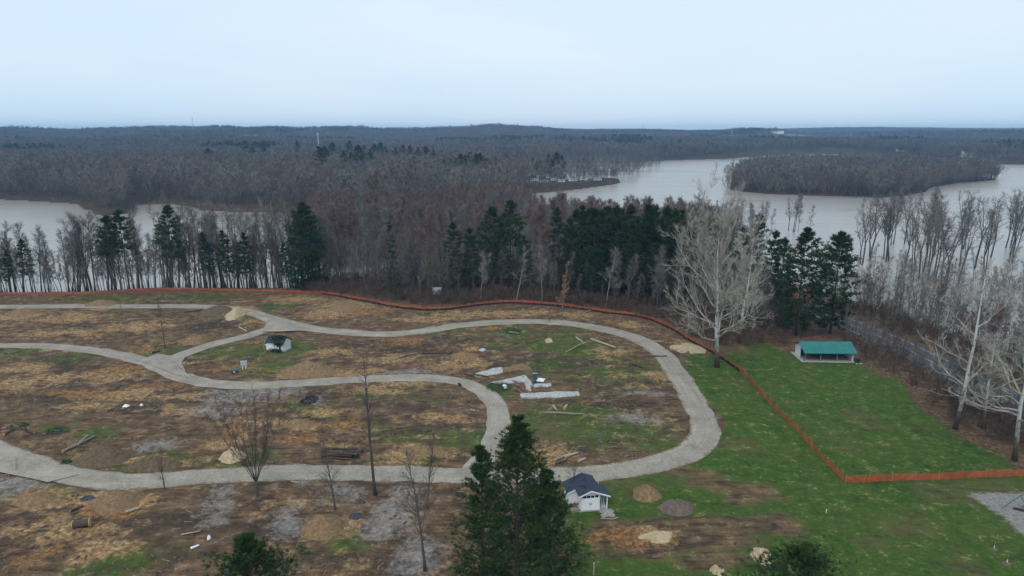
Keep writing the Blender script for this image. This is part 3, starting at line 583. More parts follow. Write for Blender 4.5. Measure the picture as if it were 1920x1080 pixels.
# big sycamores
def syc(label, base, ytop, seed, **kw):
    b_ = G(*base); z = Hs(*b_); h_ = height_for(b_, ytop, z); a, c = bare_tree(seed, h=h_, **kw)
    o = thing('sycamore_tree', label, 'tree', (b_[0], b_[1], z), kw.get('rot', 0.0)); link('trunk', a.mesh('sycamore_trunk', M_SYCB, True), o); link('crown', c.mesh('sycamore_crown', M_SYCC), o); return o
t = NT('sycamore_trunk_bark'); co = t.n('ShaderNodeTexCoord').outputs['Object']; sp_ = t.n('ShaderNodeSeparateXYZ'); t.l(co, sp_.inputs[0])
blot = t.noise(co, 1.3, 5, .65); hz = t.math('ADD', t.math('MULTIPLY', sp_.outputs[2], .11), t.math('MULTIPLY', t.math('SUBTRACT', blot, .5), 1.4))
t.bsdf(t.ramp(hz, [(.35, (.085, .068, .055)), (.62, (.30, .29, .26)), (.95, (.52, .53, .50))]), .8, blot, .3, .05); M_SYCB = t.m
t = NT('sycamore_limb_bark'); co = t.n('ShaderNodeTexCoord').outputs['Object']; ns_ = t.noise(co, .9, 5, .65)
t.bsdf(t.ramp(ns_, [(.3, (.20, .175, .14)), (.5, (.32, .295, .25)), (.7, (.48, .47, .43))]), .85); M_SYCC = t.m
syc('great white sycamore with wide spreading crown beside the orange fence', (1345, 690), 440, 5, r=.50, first=.17, nb=26, spread=15.0, n=(9, 6), lev=2, lr=.44, tw=12, twl=1.4, tww=.034, up=.14, ang=(54, 72), tilt=-.03, rmin=.022, sides=(6, 4, 3), tsides=9, ns0=(7, 4, 3), lmax=.42, top=.85, wob=.34)
syc('second pale sycamore stem rising just behind the great white sycamore', (1385, 640), 440, 9, r=.38, first=.15, nb=18, spread=12, n=(8, 6), lev=2, lr=.44, tw=7, twl=1.3, tww=.034, up=.14, ang=(36, 60), tilt=.10, rmin=.022, sides=(5, 4, 3), tsides=8, ns0=(6, 4, 3), top=.4)
syc('white-topped sycamore with brown lower trunk at the lawn edge by the road', (1790, 803), 512, 23, r=.37, first=.22, nb=18, spread=8.5, n=(6, 4), lev=2, lr=.45, tw=6, twl=1.0, tww=.03, rmin=.024, up=.10, ang=(48, 85), tilt=-.09, tsides=8, ns0=(6, 4, 3), top=.6, lmax=.4, wob=.5)
syc('short dark-trunked sycamore between the lawn and the road', (1845, 802), 650, 31, r=.38, first=.3, nb=16, spread=6.5, n=(6, 4), lev=2, lr=.45, tw=7, twl=1.0, tww=.03, tilt=-.1, rmin=.024, up=.1, ang=(45, 80), tsides=8, ns0=(5, 4, 3), top=.6, wob=.5)
syc('white-limbed sycamore reaching over the road at the end of the netting', (1903, 862), 590, 37, r=.38, first=.3, nb=18, spread=11, n=(6, 4), lev=2, lr=.42, tw=6, twl=1.1, tww=.03, tilt=-.06, rmin=.026, up=.10, ang=(48, 80), tsides=8, ns0=(7, 4, 3), top=.5, lmax=.45, wob=.5)
syc('pale sycamore beside the road, past the last netting post', (1960, 830), 560, 41, r=.40, first=.3, nb=18, spread=10, n=(6, 4), lev=2, lr=.42, tw=6, twl=1.1, tww=.03, tilt=-.1, rmin=.026, up=.10, ang=(48, 80), tsides=8, ns0=(7, 4, 3), top=.5, lmax=.42, wob=.5)
# side limbs low on the roadside sycamore come from the generic ones; loose trees inside the campground
def lone(name, label, base, ytop, seed, mats, **kw):
    b_ = G(*base); z = Hs(*b_); h_ = height_for(b_, ytop, z); a, c = bare_tree(seed, h=h_, **kw)
    o = thing(name, label, 'tree', (b_[0], b_[1], z)); link('trunk', a.mesh(name + '_trunk', mats[0], True), o); link('crown', c.mesh(name + '_crown', mats[1]), o); return o
t = NT('red_budded_twigs'); co = t.n('ShaderNodeTexCoord').outputs['Object']; sp_ = t.n('ShaderNodeSeparateXYZ'); t.l(co, sp_.inputs[0])
t.bsdf(t.ramp(t.math('MULTIPLY', sp_.outputs[2], 1 / 15.), [(.45, (.085, .070, .060)), (.75, (.11, .085, .074)), (.95, (.15, .085, .078))]), .9); M_BUD = t.m
lone('bare_tree', 'vase-shaped maple with red budded twigs at the road edge', (483, 936), 738, 3, (M_GREY, M_BUD), r=.2, fork=.14, leads=13, nb=140, spread=2.6, n=(5,), lev=1, tw=7, twl=.8, tww=.026, vase=25, lup=.10, up=.14, ang=(14, 34), rmin=.014, tsides=7)
lone('bare_tree', 'tall straight bare tree with few branches beside the road', (704, 930), 676, 4, (M_GREY, M_GREY), r=.24, first=.4, nb=20, spread=3.2, n=(4,), lev=1, tw=5, twl=.7, tww=.025, lean=.015, rmin=.014)
lone('bare_tree', 'bare tree with open low branches on the grey gravel strip', (797, 1068), 850, 6, (M_GREY, M_GREY), r=.19, first=.28, nb=26, spread=4.2, n=(4,), lev=1, tw=5, twl=.7, tww=.022, lean=.03, rmin=.013)
lone('bare_tree', 'slender bare tree with upright twigs close to the lower road', (800, 955), 826, 8, (M_GREY, M_GREY), r=.14, first=.25, nb=22, spread=2.4, n=(4,), lev=1, tw=5, twl=.7, tww=.022, lean=.02, up=.12, ang=(20, 40), rmin=.012)
lone('bare_tree', 'bushy bare sapling in front of the dark log pile', (630, 958), 808, 10, (M_GREY, M_BUD), r=.13, first=.15, nb=30, spread=3.0, n=(4,), lev=1, tw=5, twl=.7, tww=.022, lean=.03, rmin=.012)
lone('bare_tree', 'small spreading bare sapling on the road shoulder near the earth mounds', (310, 918), 846, 12, (M_GREY, M_BUD), r=.09, first=.15, nb=22, spread=2.4, n=(4,), lev=1, tw=4, twl=.5, tww=.02, rmin=.011)
lone('bare_tree', 'single thin bare tree above the road fork on churned earth', (310, 652), 562, 14, (M_GREY, M_GREY), r=.12, first=.25, nb=18, spread=2.4, n=(4,), lev=1, tw=5, twl=.7, tww=.03, rmin=.018, lean=.01)
lone('bare_tree', 'thin faint bare sapling on churned earth near the lone fork tree', (236, 636), 576, 16, (M_GREY, M_GREY), r=.07, first=.25, nb=12, spread=2.0, n=(3,), lev=1, tw=4, twl=.6, tww=.025, rmin=.014)
lone('bare_tree', 'slim reddish sapling beside the loop road below the netting', (1030, 606), 578, 18, (M_GREY, M_BUD), r=.06, first=.2, nb=14, spread=1.3, n=(3,), lev=1, tw=4, twl=.5, tww=.03, rmin=.014)
lone('bare_tree', 'grey bare tree standing against the tallest clump pine', (955, 1010), 808, 20, (M_PALE, M_PALE), r=.17, first=.3, nb=24, spread=3.8, n=(4,), lev=1, tw=5, twl=.7, tww=.025, rmin=.014, lean=.02)
lone('bare_tree', 'twiggy bare shrub tree beside the blue-roofed shed and pine', (1068, 935), 868, 22, (M_GREY, M_GREY), r=.08, first=.15, nb=18, spread=2.6, n=(4,), lev=1, tw=4, twl=.6, tww=.022, rmin=.012)
lv = lone('leafy_sapling', 'pale young tree still holding dry tan leaves behind the netting', (1055, 583), 495, 24, (M_PALE, M_TANLEAF), r=.14, first=.1, nb=30, spread=1.9, n=(4,), lev=1, tw=7, twl=.45, tww=.22, rmin=.02, lean=.01)
for px_, py_, ty, sd, lb in [(900, 568, 478, 0, 'pale forked young tree at the wood edge below the plumed pine'), (968, 566, 470, 1, 'pale leaning young tree at the wood edge with bent trunk'), (1017, 570, 462, 2, 'pale straight young tree at the wood edge behind the netting'), (1135, 580, 470, 3, 'pale thin tree trunk against the dense dark pines')]:
    b_ = G(px_, py_); z = Hs(*b_); tree_thing('bare_tree', lb, V_PALE[sd], (b_[0], b_[1], z), sd * 1.3, height_for(b_, ty, z) / 16.8)
for i, (px_, py_, hh) in enumerate([(790, 386, 17), (450, 377, 17), (790 - 115, 372, 16), (645, 352, 17)]):
    b_ = G(px_, py_, WZ + 1); z = Hs(*b_); V = [tuple(m_.copy() for m_ in V_PALE[i % 4])]
    for m_ in V[0]: m_.materials[0] = M_SYC
    tree_thing('sycamore_tree', 'distant white-barked sycamore in the grey forest across the lake', V[0], (b_[0], b_[1], z), i, hh / 16.8, 'distant white sycamores')
# foreground pines
def fpine(label, px_, ytop, Y, seed, **kw):
    x, _, zt = atY(px_, ytop, Y); z = Hs(x, Y); a, c = pine_tree(seed, h=zt - z, **kw)
    o = thing('pine_tree', label, 'tree', (x, Y, z)); link('trunk', a.mesh('pine_trunk', M_PBARK, True), o); link('crown', c.mesh('pine_crown', M_NEEDF), o)
FK = dict(tuft=.40, tw=.06, k=13, droop=.08, gap=.2)
fpine('large full pine, tallest of the clump below the lower road', 968, 776, 64, 51, r=.34, base=.06, rad=5.7, whorls=34, per=8, nt=26, flat=.25, prof=.85, **FK)
fpine('pine of the big clump that stands nearest the straight bare tree', 902, 834, 66, 52, r=.26, base=.08, rad=3.3, whorls=26, per=7, nt=22, flat=.35, prof=.8, **FK)
fpine('lowest pine of the big clump, next to the white shed', 1040, 880, 65, 53, r=.26, base=.08, rad=3.9, whorls=26, per=7, nt=22, flat=.3, prof=.85, **FK)
fpine('green pine top rising alone below the grey gravel slash', 462, 988, 52, 54, r=.26, base=.3, rad=6.4, whorls=20, per=8, nt=26, flat=.2, prof=1.0, **FK)
fpine('dark pine top beside the pale sawdust heap', 1500, 1022, 50, 55, r=.26, base=.3, rad=7.0, whorls=20, per=8, nt=26, flat=.35, prof=.8, **FK)

# ------------------------------------------------------------------ forests that read as one mass
PROTO = bpy.data.collections.new('tree_sources')
def proto_set(nm, items):
    c_ = bpy.data.collections.new(nm)
    for k, mb_m in enumerate(items):
        o = bpy.data.objects.new('%s_%02d' % (nm, k), mb_m); c_.objects.link(o)
    return c_
def joined(a, b, m1, m2, nm):
    n1 = len(a.f); mb = MB(); mb.add(a.v, a.f); mb.add(b.v, b.f); me = mb.mesh(nm, m1); me.materials.append(m2)
    idx = np.zeros(len(me.polygons), np.int32); idx[n1:] = 1; me.polygons.foreach_set('material_index', idx); return me
def joined_m(m1, m2, nm):
    a = MB(); b = MB()
    for q, m_ in ((a, m1), (b, m2)): q.v = [tuple(v.co) for v in m_.vertices]; q.f = [tuple(p.vertices) for p in m_.polygons]
    return joined(a, b, m1.materials[0], m2.materials[0], nm)
def lod_tree(seed, h, m2, nb=26, tw=13, tww=.14, spread=5.2):
    a, b = bare_tree(seed, h=h, r=.2, fork=.34, leads=3, vase=34, ang=(30, 75), lean=.06, lup=.03, nb=nb, spread=spread, n=(), lev=0, tw=tw, twl=1.7, tww=tww, sides=(3, 3, 3), tsides=4, rmin=.05, wob=.3)
    return joined(a, b, M_GREY, m2, 'lod_tree')
LOD = proto_set('far_tree', [lod_tree(300 + i, 18, [M_TWIG, M_TWIG, M_TWIG, M_GREY, M_RED, M_PALE][i], spread=5.4) for i in range(6)])
def clump(seed, n, size, hh, mats_, nb, tw, tww):
    r_ = random.Random(seed); mb = MB(); idx = []
    for k in range(n):
        a, b = bare_tree(seed * 50 + k, h=r_.uniform(.7, 1.1) * hh, r=.22, fork=.4, leads=2, vase=34, ang=(35, 78), nb=nb, spread=5, n=(), lev=0, tw=tw, twl=2.6, tww=tww, sides=(3, 3, 3), tsides=3, rmin=.08)
        ox, oy = r_.uniform(-size, size), r_.uniform(-size, size)
        for q in (a, b): mb.add([(v[0] + ox, v[1] + oy, v[2]) for v in q.v], q.f); idx += [k % len(mats_)] * len(q.f)
    me = mb.mesh('clump')
    for m_ in mats_: me.materials.append(m_)
    me.polygons.foreach_set('material_index', idx); return me
CLB = proto_set('far_clump', [clump(i, 7, 12, 18, [M_TWIG, M_TWIG, M_RED] if i % 2 else [M_TWIG, M_GREY], 8, 12, .35) for i in range(5)] + [None][:0])
CLC = proto_set('horizon_clump', [clump(40 + i, 14, 34, 18, [M_TWIG, M_GREY], 6, 9, .9) for i in range(4)])
def scatter(name, pts, scl, rot, nvar, coll, seed, **tg):
    n = len(pts); me = bpy.data.meshes.new(name); me.vertices.add(n); me.vertices.foreach_set('co', np.asarray(pts, np.float32).ravel())
    r_ = np.random.RandomState(seed)
    for nm, ty, dt in (('scl', 'FLOAT', np.asarray(scl, np.float32)), ('rz', 'FLOAT', np.asarray(rot, np.float32)), ('vi', 'INT', r_.randint(0, nvar, n).astype(np.int32))):
        at = me.attributes.new(nm, ty, 'POINT'); at.data.foreach_set('value', dt)
    o = link(name, me); g = bpy.data.node_groups.new(name, 'GeometryNodeTree')
    g.interface.new_socket('Geometry', in_out='INPUT', socket_type='NodeSocketGeometry'); g.interface.new_socket('Geometry', in_out='OUTPUT', socket_type='NodeSocketGeometry')
    nd = g.nodes.new; gi = nd('NodeGroupInput'); go = nd('NodeGroupOutput'); ci = nd('GeometryNodeCollectionInfo'); ip = nd('GeometryNodeInstanceOnPoints')
    ci.inputs[0].default_value = coll; ci.inputs[1].default_value = True; ci.inputs[2].default_value = True
    def na(nm, ty):
        a = nd('GeometryNodeInputNamedAttribute'); a.data_type = ty; a.inputs[0].default_value = nm; return a.outputs[0]
    cx_ = nd('ShaderNodeCombineXYZ'); er = nd('FunctionNodeEulerToRotation'); L = g.links.new
    L(gi.outputs[0], ip.inputs['Points']); L(ci.outputs[0], ip.inputs['Instance']); ip.inputs['Pick Instance'].default_value = True
    L(na('vi', 'INT'), ip.inputs['Instance Index']); L(na('rz', 'FLOAT'), cx_.inputs[2]); L(cx_.outputs[0], er.inputs[0]); L(er.outputs[0], ip.inputs['Rotation']); L(na('scl', 'FLOAT'), ip.inputs['Scale'])
    L(ip.outputs[0], go.inputs[0]); md = o.modifiers.new('scatter', 'NODES'); md.node_group = g
    tag(o, kind='stuff', **tg); return o
nr_ = np.random.RandomState(5)
def jgrid(x0, x1, y0, y1, s):
    xs_, ys_ = np.meshgrid(np.arange(x0, x1, s), np.arange(y0, y1, s)); xs_ = xs_.ravel() + nr_.uniform(-.48, .48, xs_.size) * s; ys_ = ys_.ravel() + nr_.uniform(-.48, .48, ys_.size) * s; return xs_, ys_
def in_view(x, y, m=1.0): return np.abs(x) < y * m + 30
def not_field(x, y):
    k_ = np.ones(x.shape, bool)
    for fx, fy, ra, rb in FIELD_E: k_ &= np.hypot((x - fx) / ra, (y - fy) / rb) > 1.02
    return k_
def plant(name, x, y, coll, nv, smin, smax, seed, sink=.3, **tg):
    z = np.maximum(H(x, y, False), WZ - 1.0); return scatter(name, np.column_stack([x, y, z - sink]), nr_.uniform(smin, smax, len(x)), nr_.uniform(0, 6.28, len(x)), nv, coll, seed, **tg)
x, y = jgrid(-1300, 1300, 330, 1420, 6.0); k_ = in_view(x, y); x, y = x[k_], y[k_]; d_ = np.hypot(x, y)
point = [Wp(*p) for p in [(985, 365), (1060, 360), (1165, 345), (1165, 337), (985, 333)]]
df = sdist(FAR, x, y); keep = (df > .5) & (d_ < 1360) & not_field(x, y); keep &= ~((inside(point, x, y)) & (nr_.random(len(x)) < .72))
plant('far_woodland', x[keep], y[keep], LOD, 6, .6, 1.25, 1, label='mass of bare grey and reddish woodland across the lake', cat='woodland')
di = sdist(ISL, x, y); ki = di > 0
x2, y2 = jgrid(200, 700, 480, 1000, 4.6); ki = (sdist(ISL, x2, y2) > 0) & (fbm(x2 / 26, y2 / 26, 3, 4) + .02 * np.minimum(sdist(ISL, x2, y2), 12) > .44)
plant('island_woodland', x2[ki], y2[ki], LOD, 6, .55, 1.2, 2, label='low island densely covered in bare grey trees', cat='woodland')
shal = [Wp(*p) for p in [(900, 322), (1100, 332), (1170, 341), (1240, 312), (1225, 304), (1000, 305), (900, 311)]]
x3, y3 = jgrid(-100, 400, 640, 1300, 10.5); ks = inside(shal, x3, y3) & (nr_.random(len(x3)) < .6)
shal2 = [Wp(*p) for p in [(1740, 358), (1870, 339), (1880, 333), (1800, 326), (1740, 335)]]
x4, y4 = jgrid(300, 900, 560, 1000, 9); k4 = inside(shal2, x4, y4)
plant('flooded_woodland', np.concatenate([x3[ks], x4[k4]]), np.concatenate([y3[ks], y4[k4]]), LOD, 5, .6, .95, 3, 0, label='scattered bare trees flooded in shallow water round the point', cat='woodland')
x, y = jgrid(-3000, 3000, 1200, 3300, 15); k_ = in_view(x, y) & (np.hypot(x, y) > 1340) & (np.hypot(x, y) < 3050); x, y = x[k_], y[k_]; k_ = (sdist(FAR, x, y) > 8) & not_field(x, y)
plant('hill_woodland', x[k_], y[k_], CLB, 5, .8, 1.15, 4, .6, label='hazy bare woodland rolling over the middle distance hills', cat='woodland')
x, y = jgrid(-6000, 6000, 1900, 6300, 44); k_ = in_view(x, y, 1.0) & (np.hypot(x, y) > 3000) & (y < 6200); x, y = x[k_], y[k_]; k_ = not_field(x, y)
plant('horizon_woodland', x[k_], y[k_], CLC, 4, .65, 1.4, 5, 1.5, label='blue hazy forest along the skyline', cat='woodland')
# undergrowth: brush behind the netting and along the road
def bush(seed, h, w, mat, n=11, tw=14, tww=.05):
    a, b = bare_tree(seed, h=h, r=.05, fork=.06, leads=n, nb=n * 5, spread=w, n=(), lev=0, tw=tw, twl=.8, tww=tww, vase=45, rmin=.018, sides=(3, 3, 3), tsides=4)
    return joined(a, b, mat, mat, 'brush')
M_BR = mat_tree('brown_brush', [(.085, .062, .05), (.12, .085, .066), (.10, .08, .07)])
BRS = proto_set('brush', [bush(500 + i, 2.6, 1.1, M_BR, 9, 9, .035) for i in range(4)])
M_WIL = mat_tree('pale_willow_brush', [(.17, .16, .14), (.23, .22, .195), (.20, .175, .15)])
WIL = proto_set('willow', [bush(520 + i, 5.5, 2.2, M_WIL, 8, 10, .04) for i in range(4)])
wedge = band([(560, 524), (800, 500), (1000, 490), (1300, 500), (1480, 540), (1500, 580)], [(560, 545), (700, 564), (830, 578), (960, 565), (1130, 582), (1250, 606), (1330, 650), (1400, 650), (1480, 645)])
x, y = jgrid(-120, 160, 130, 300, 2.6); k_ = inside(wedge, x, y)
x2, y2 = jgrid(40, 190, 100, 230, 2.5); rs = band([(1560, 575), (1700, 590), (1850, 620), (2050, 690)], [(1580, 655), (1700, 712), (1780, 790), (2050, 900)]); k2 = inside(rs, x2, y2) & (seg_dist(HWY_C, x2, y2) > hw + 2.0) & (nr_.random(len(x2)) < .7) & (sdist(NEAR, x2, y2) > 0)
plant('undergrowth', np.concatenate([x[k_], x2[k2]]), np.concatenate([y[k_], y2[k2]]), BRS, 4, .5, 1.35, 6, .1, label='tangled leafless brush on the woodland floor and road bank', cat='undergrowth')
x, y = jgrid(60, 330, 170, 330, 7.0); wz = [G(*p) for p in [(1500, 515), (1600, 505), (1800, 505), (2100, 520), (2100, 690), (1920, 636), (1800, 604), (1640, 565), (1520, 540)]]; k_ = inside(wz, x, y)
plant('willow_thicket', x[k_], y[k_], WIL, 4, .6, 1.25, 7, .1, label='pale grey willow thicket half drowned beyond the road', cat='thicket')

# thin stems on the bluff and the reddish flooded wood between the near trees and the far bank
MID = proto_set('mid_tree', [joined_m(*V_REDT[i], 'mid_tree') for i in range(6)] + [joined_m(*V_TALL[i], 'mid_tree') for i in range(2)])
fw = [Wp(*p) for p in [(585, 424), (680, 424), (800, 418), (900, 402), (975, 388), (1000, 436), (1150, 452), (1300, 458), (1400, 470), (1330, 500), (1200, 492), (900, 490), (700, 500), (600, 512)]]
x, y = jgrid(-140, 160, 240, 520, 5.2); k_ = inside(fw, x, y); plant('flooded_red_woodland', x[k_], y[k_], MID, 8, .72, .98, 8, .0, label='reddish bare canopy of flooded woods behind the pine stand', cat='woodland')
STEM = proto_set('thin_stem', [joined_m(*V_POLE[i], 'thin_stem') for i in range(5)])
bl = band([(-200, 541), (150, 539), (330, 530), (600, 528)], [(-200, 548), (150, 547), (330, 539.5), (600, 541)]); x, y = jgrid(-220, -40, 205, 262, 2.7); k_ = inside(bl, x, y)
wl = band([(600, 525), (800, 505), (1000, 496), (1300, 505), (1440, 560)], [(600, 540), (720, 556), (830, 570), (950, 558), (1130, 574), (1300, 606), (1440, 640)]); x2, y2 = jgrid(-70, 110, 150, 270, 3.2); k2 = inside(wl, x2, y2)
plant('bluff_saplings', np.concatenate([x[k_], x2[k2]]), np.concatenate([y[k_], y2[k2]]), STEM, 5, .3, .8, 9, .0, label='crowd of thin bare stems under the bluff and woodland trees', cat='saplings')
# low growth on the far banks
xs_, ys_ = jgrid(-700, 900, 380, 1400, 4.0); dfs = sdist(FAR, xs_, ys_); k_ = (dfs > -.5) & (dfs < 7) & in_view(xs_, ys_, .8); dis = sdist(ISL, xs_, ys_); k_ |= (dis > -.5) & (dis < 5)
plant('bank_scrub', xs_[k_], ys_[k_], LOD, 6, .3, .7, 10, .0, label='low grey scrub fringing the far lake banks', cat='scrub')

x, y = jgrid(40, 190, 90, 210, 3.3); k_ = inside(rs, x, y) & (seg_dist(HWY_C, x, y) > hw + 1.6); plant('roadside_saplings', x[k_], y[k_], STEM, 5, .2, .55, 12, .0, label='crowd of thin bare stems on both banks of the paved road', cat='saplings')

BW = proto_set('bluff_wood', [joined_m(*v_, 'bluff_wood') for v_ in V_TALL[:2] + V_POLE[:5]])
x, y = jgrid(-230, -30, 212, 275, 4.6); bl2 = band([(-200, 532), (150, 530), (330, 522), (640, 515)], [(-200, 546), (150, 545), (330, 538), (640, 538)]); k_ = inside(bl2, x, y)
plant('bluff_woodland', x[k_], y[k_], BW, 7, .55, .92, 13, .0, label='crowded grey stems at the waterline below the bluff trees', cat='woodland')
PW = proto_set('pale_wood', [joined_m(*v_, 'pale_wood') for v_ in V_PALE + V_POLE[:2]])
wz2 = [G(*p) for p in [(1520, 512), (1700, 500), (2100, 512), (2100, 668), (1920, 628), (1800, 600), (1640, 566), (1540, 545)]]; x, y = jgrid(60, 330, 150, 330, 7.5); k_ = inside(wz2, x, y)
plant('flooded_pale_woodland', x[k_], y[k_], PW, 6, .45, .85, 14, .0, label='slender pale grey trees crowding the flooded ground beyond the road', cat='woodland')

# evergreen clumps scattered through the far woods
EV = proto_set('far_evergreen', [joined_m(*v_, 'far_evergreen') for v_ in (V_PINE[1], V_PINE[5], V_WIDE[0])])
x, y = jgrid(-2600, 2600, 640, 3200, 15); k_ = in_view(x, y) & (fbm(x / 170, y / 230, 3, 33) > .67); x, y = x[k_], y[k_]; k_ = (sdist(FAR, x, y) > 25) & not_field(x, y); x, y = x[k_], y[k_]
plant('far_evergreens', x, y, EV, 3, .8, 1.15, 15, .2, label='dark evergreen clumps scattered through the far bare woods', cat='evergreens')
# ================================================================== THINGS
def gz(px_, py_):
    x, y = G(px_, py_); return (x, y, Hs(x, y))
# ------------------------------------------------------------------ orange netting and black silt fence
t = NT('orange_netting'); uv = t.n('ShaderNodeUVMap', uv_map='UVMap').outputs[0]; nz_ = t.noise(uv, 1.2, 4, .6)
colr = t.ramp(nz_, [(.3, (.28, .052, .02)), (.7, (.48, .105, .04))])
wvx = t.n('ShaderNodeTexBrick'); wvx.offset = 0.0; t.l(uv, wvx.inputs['Vector']); wvx.inputs['Scale'].default_value = 1.0; wvx.inputs['Brick Width'].default_value = .09; wvx.inputs['Row Height'].default_value = .06; wvx.inputs['Mortar Size'].default_value = .020; wvx.inputs['Mortar Smooth'].default_value = .0
fade = t.ramp(t.noise(uv, .35, 4, .7), [(.34, (.6, .6, .6)), (.5, (1, 1, 1))])
pb = t.n('ShaderNodeBsdfPrincipled'); t.l(colr, pb.inputs['Base Color']); pb.inputs['Roughness'].default_value = .6
tr_ = t.n('ShaderNodeBsdfTransparent'); mx = t.n('ShaderNodeMixShader'); t.l(t.math('MULTIPLY', wvx.outputs['Fac'], fade), mx.inputs[0]); t.l(tr_.outputs[0], mx.inputs[1]); t.l(pb.outputs[0], mx.inputs[2]); t.l(mx.outputs[0], t.out.inputs['Surface']); M_NET = t.m
M_STAKE = mat_simple('weathered_stake', (.26, .20, .14), .9, .3, 4); M_SILT = mat_simple('black_silt_fabric', (.018, .017, .018), .8, .4, 1.0)
FEN = [(-140, 553), (0, 552), (150, 551), (290, 543), (430, 545), (560, 548.5), (620, 553), (700, 569), (760, 580), (830, 584), (900, 574), (960, 570), (1050, 576), (1130, 587), (1205, 597), (1250, 614), (1290, 638), (1345, 668), (1392, 702), (1440, 755), (1500, 816), (1540, 860), (1585, 905)]
FEN_W = [np.array(G(*p)) for p in FEN]; FE2 = [np.array(G(*p)) for p in [(1585, 905), (1670, 901), (1760, 898), (1850, 894.5), (1940, 891), (2060, 887)]]
def fence_net(cl, h0, seed, mat, name, parent, lift=.03, wav=.12):
    n = len(cl); V = []; UV = []; F = []; dist = 0; m = 4
    P = np.array(cl); z = H(P[:, 0], P[:, 1])
    for i in range(n):
        if i: dist += np.linalg.norm(P[i] - P[i - 1])
        d = P[min(i + 1, n - 1)] - P[max(i - 1, 0)]; d = d / np.linalg.norm(d); nr = np.array((-d[1], d[0]))
        top = h0 * (.62 + .38 * float(smooth(-75, -40, P[i][0]))) * (1 - .16 * float(vnoise(np.array(dist / 2.3), np.array(seed), 5)) - .10 * abs(math.sin(dist * math.pi / 2.5)))
        for k in range(m + 1):
            u = k / m; off = wav * (float(vnoise(np.array(dist / 1.7), np.array(u * 1.3 + seed), 6)) - .5) * 2 * u
            q = P[i] + nr * off; V.append((q[0], q[1], z[i] + lift + top * u)); UV.append((dist, top * u))
    for i in range(n - 1):
        for k in range(m): a = i * (m + 1) + k; F.append((a, a + m + 1, a + m + 2, a + 1))
    me = np_mesh(name, V, F, mat); ul = me.uv_layers.new(name='UVMap'); UV = np.array(UV, np.float32); vi = np.zeros(len(me.loops), np.int32); me.loops.foreach_get('vertex_index', vi); ul.data.foreach_set('uv', UV[vi].ravel())
    return link(name, me, parent)
def resample(cl, step):
    P = [np.array(p) for p in cl]; out = [P[0]]; acc = 0
    for a, b in zip(P[:-1], P[1:]):
        L = np.linalg.norm(b - a); pos_ = step - acc
        while pos_ <= L: out.append(a + (b - a) * pos_ / L); pos_ += step
        acc = L - (pos_ - step)
    return out
def fence(cl, label, h0, every, name, net, mat, pmat, seed, ph, cat, pw=.035, side=0.0, **kw):
    o = thing(name, label, cat); fine = resample(cl, .6); fence_net(fine, h0, seed, mat, net, o, **kw)
    mb = MB(); mb.box(-pw, pw, -pw, pw, -.3, ph); me = mb.mesh('post', pmat); r_ = random.Random(seed)
    for p in resample(cl, every):
        q = link('post', me, o, (p[0] + side, p[1] + side, Hs(p[0], p[1])), r_.random() * 3); q.rotation_euler = (r_.gauss(0, .05), r_.gauss(0, .05), r_.random() * 3)
    return o
FC = catmull(FEN_W, 1.0)
fence(FC, 'long orange construction netting snaking between cleared earth and woods', 1.15, 3.0, 'safety_fence', 'netting', M_NET, M_STAKE, 3, 1.35, 'fence')
fence(catmull(FE2, 1.0), 'straight orange netting run across the lawn from the corner post', 1.3, 3.6, 'safety_fence', 'netting', M_NET, M_STAKE, 8, 1.45, 'fence')
SC = [p + np.array((-.15, -.55)) for p in FC if G(600, 552)[0] < p[0] < G(1392, 702)[0] and p[1] > 139]
fence(SC, 'low black silt fence staked along the foot of the orange netting', .62, 2.4, 'silt_fence', 'fabric', M_SILT, M_STAKE, 5, .95, 'fence', .022, wav=.05)
st_ = thing('marker_stake', 'leaning pale lath stake against the straight orange netting', 'stake', gz(1619, 903)); mb = MB(); mb.box(-.03, .03, -.02, .02, -.2, 1.2); p_ = part('shaft', mb, mat_simple('pale_lath', (.55, .45, .30), .9), st_); p_.rotation_euler = (0, R(14), 0)
M_LATH = bpy.data.materials['pale_lath']; M_FLAG = mat_simple('pink_flag', (.75, .62, .60), .8)
for px_, py_, lb in [(1549, 962, 'short pale survey stake standing alone on the lawn'), (1113, 1078, 'grey wooden marker post on bare earth below the shed')]:
    st_ = thing('marker_stake', lb, 'stake', gz(px_, py_)); mb = MB(); k_ = 1.6 if px_ < 1200 else .55; mb.box(-.05, .05, -.04, .04, -.2, k_); part('shaft', mb, M_LATH, st_); mb = MB(); mb.box(-.058, .058, -.048, .048, k_ - .15, k_ + .012); part('painted_tip', mb, M_FLAG, st_)

# ------------------------------------------------------------------ near shed
M_WHITE = mat_simple('white_painted_siding', (.66, .68, .70), .7, .07, 1.2); M_TRIM = mat_simple('white_trim', (.74, .76, .78), .6, .05, 3); M_DARK = mat_simple('black_parts_and_shade', (.02, .022, .026), .9, .3)
t = NT('blue_grey_shingles'); co = t.n('ShaderNodeTexCoord').outputs['Object']; bk = t.n('ShaderNodeTexBrick'); t.l(t.mapping(co, (1, 1, 1)), bk.inputs['Vector']); bk.inputs['Scale'].default_value = 1; bk.inputs['Brick Width'].default_value = .3; bk.inputs['Row Height'].default_value = .14; bk.inputs['Mortar Size'].default_value = .012
bk.inputs['Color1'].default_value = (.024, .033, .056, 1); bk.inputs['Color2'].default_value = (.036, .048, .076, 1); bk.inputs['Mortar'].default_value = (.02, .027, .05, 1)
mo = t.ramp(t.noise(t.mapping(co, (.8, .8, .8)), .9, 5, .65), [(.52, (0, 0, 0)), (.62, (.85, .85, .85))]); t.bsdf(t.mix(mo, bk.outputs[0], (.012, .012, .014)), .85, bk.outputs['Fac'], .2, .02); M_SHING = t.m
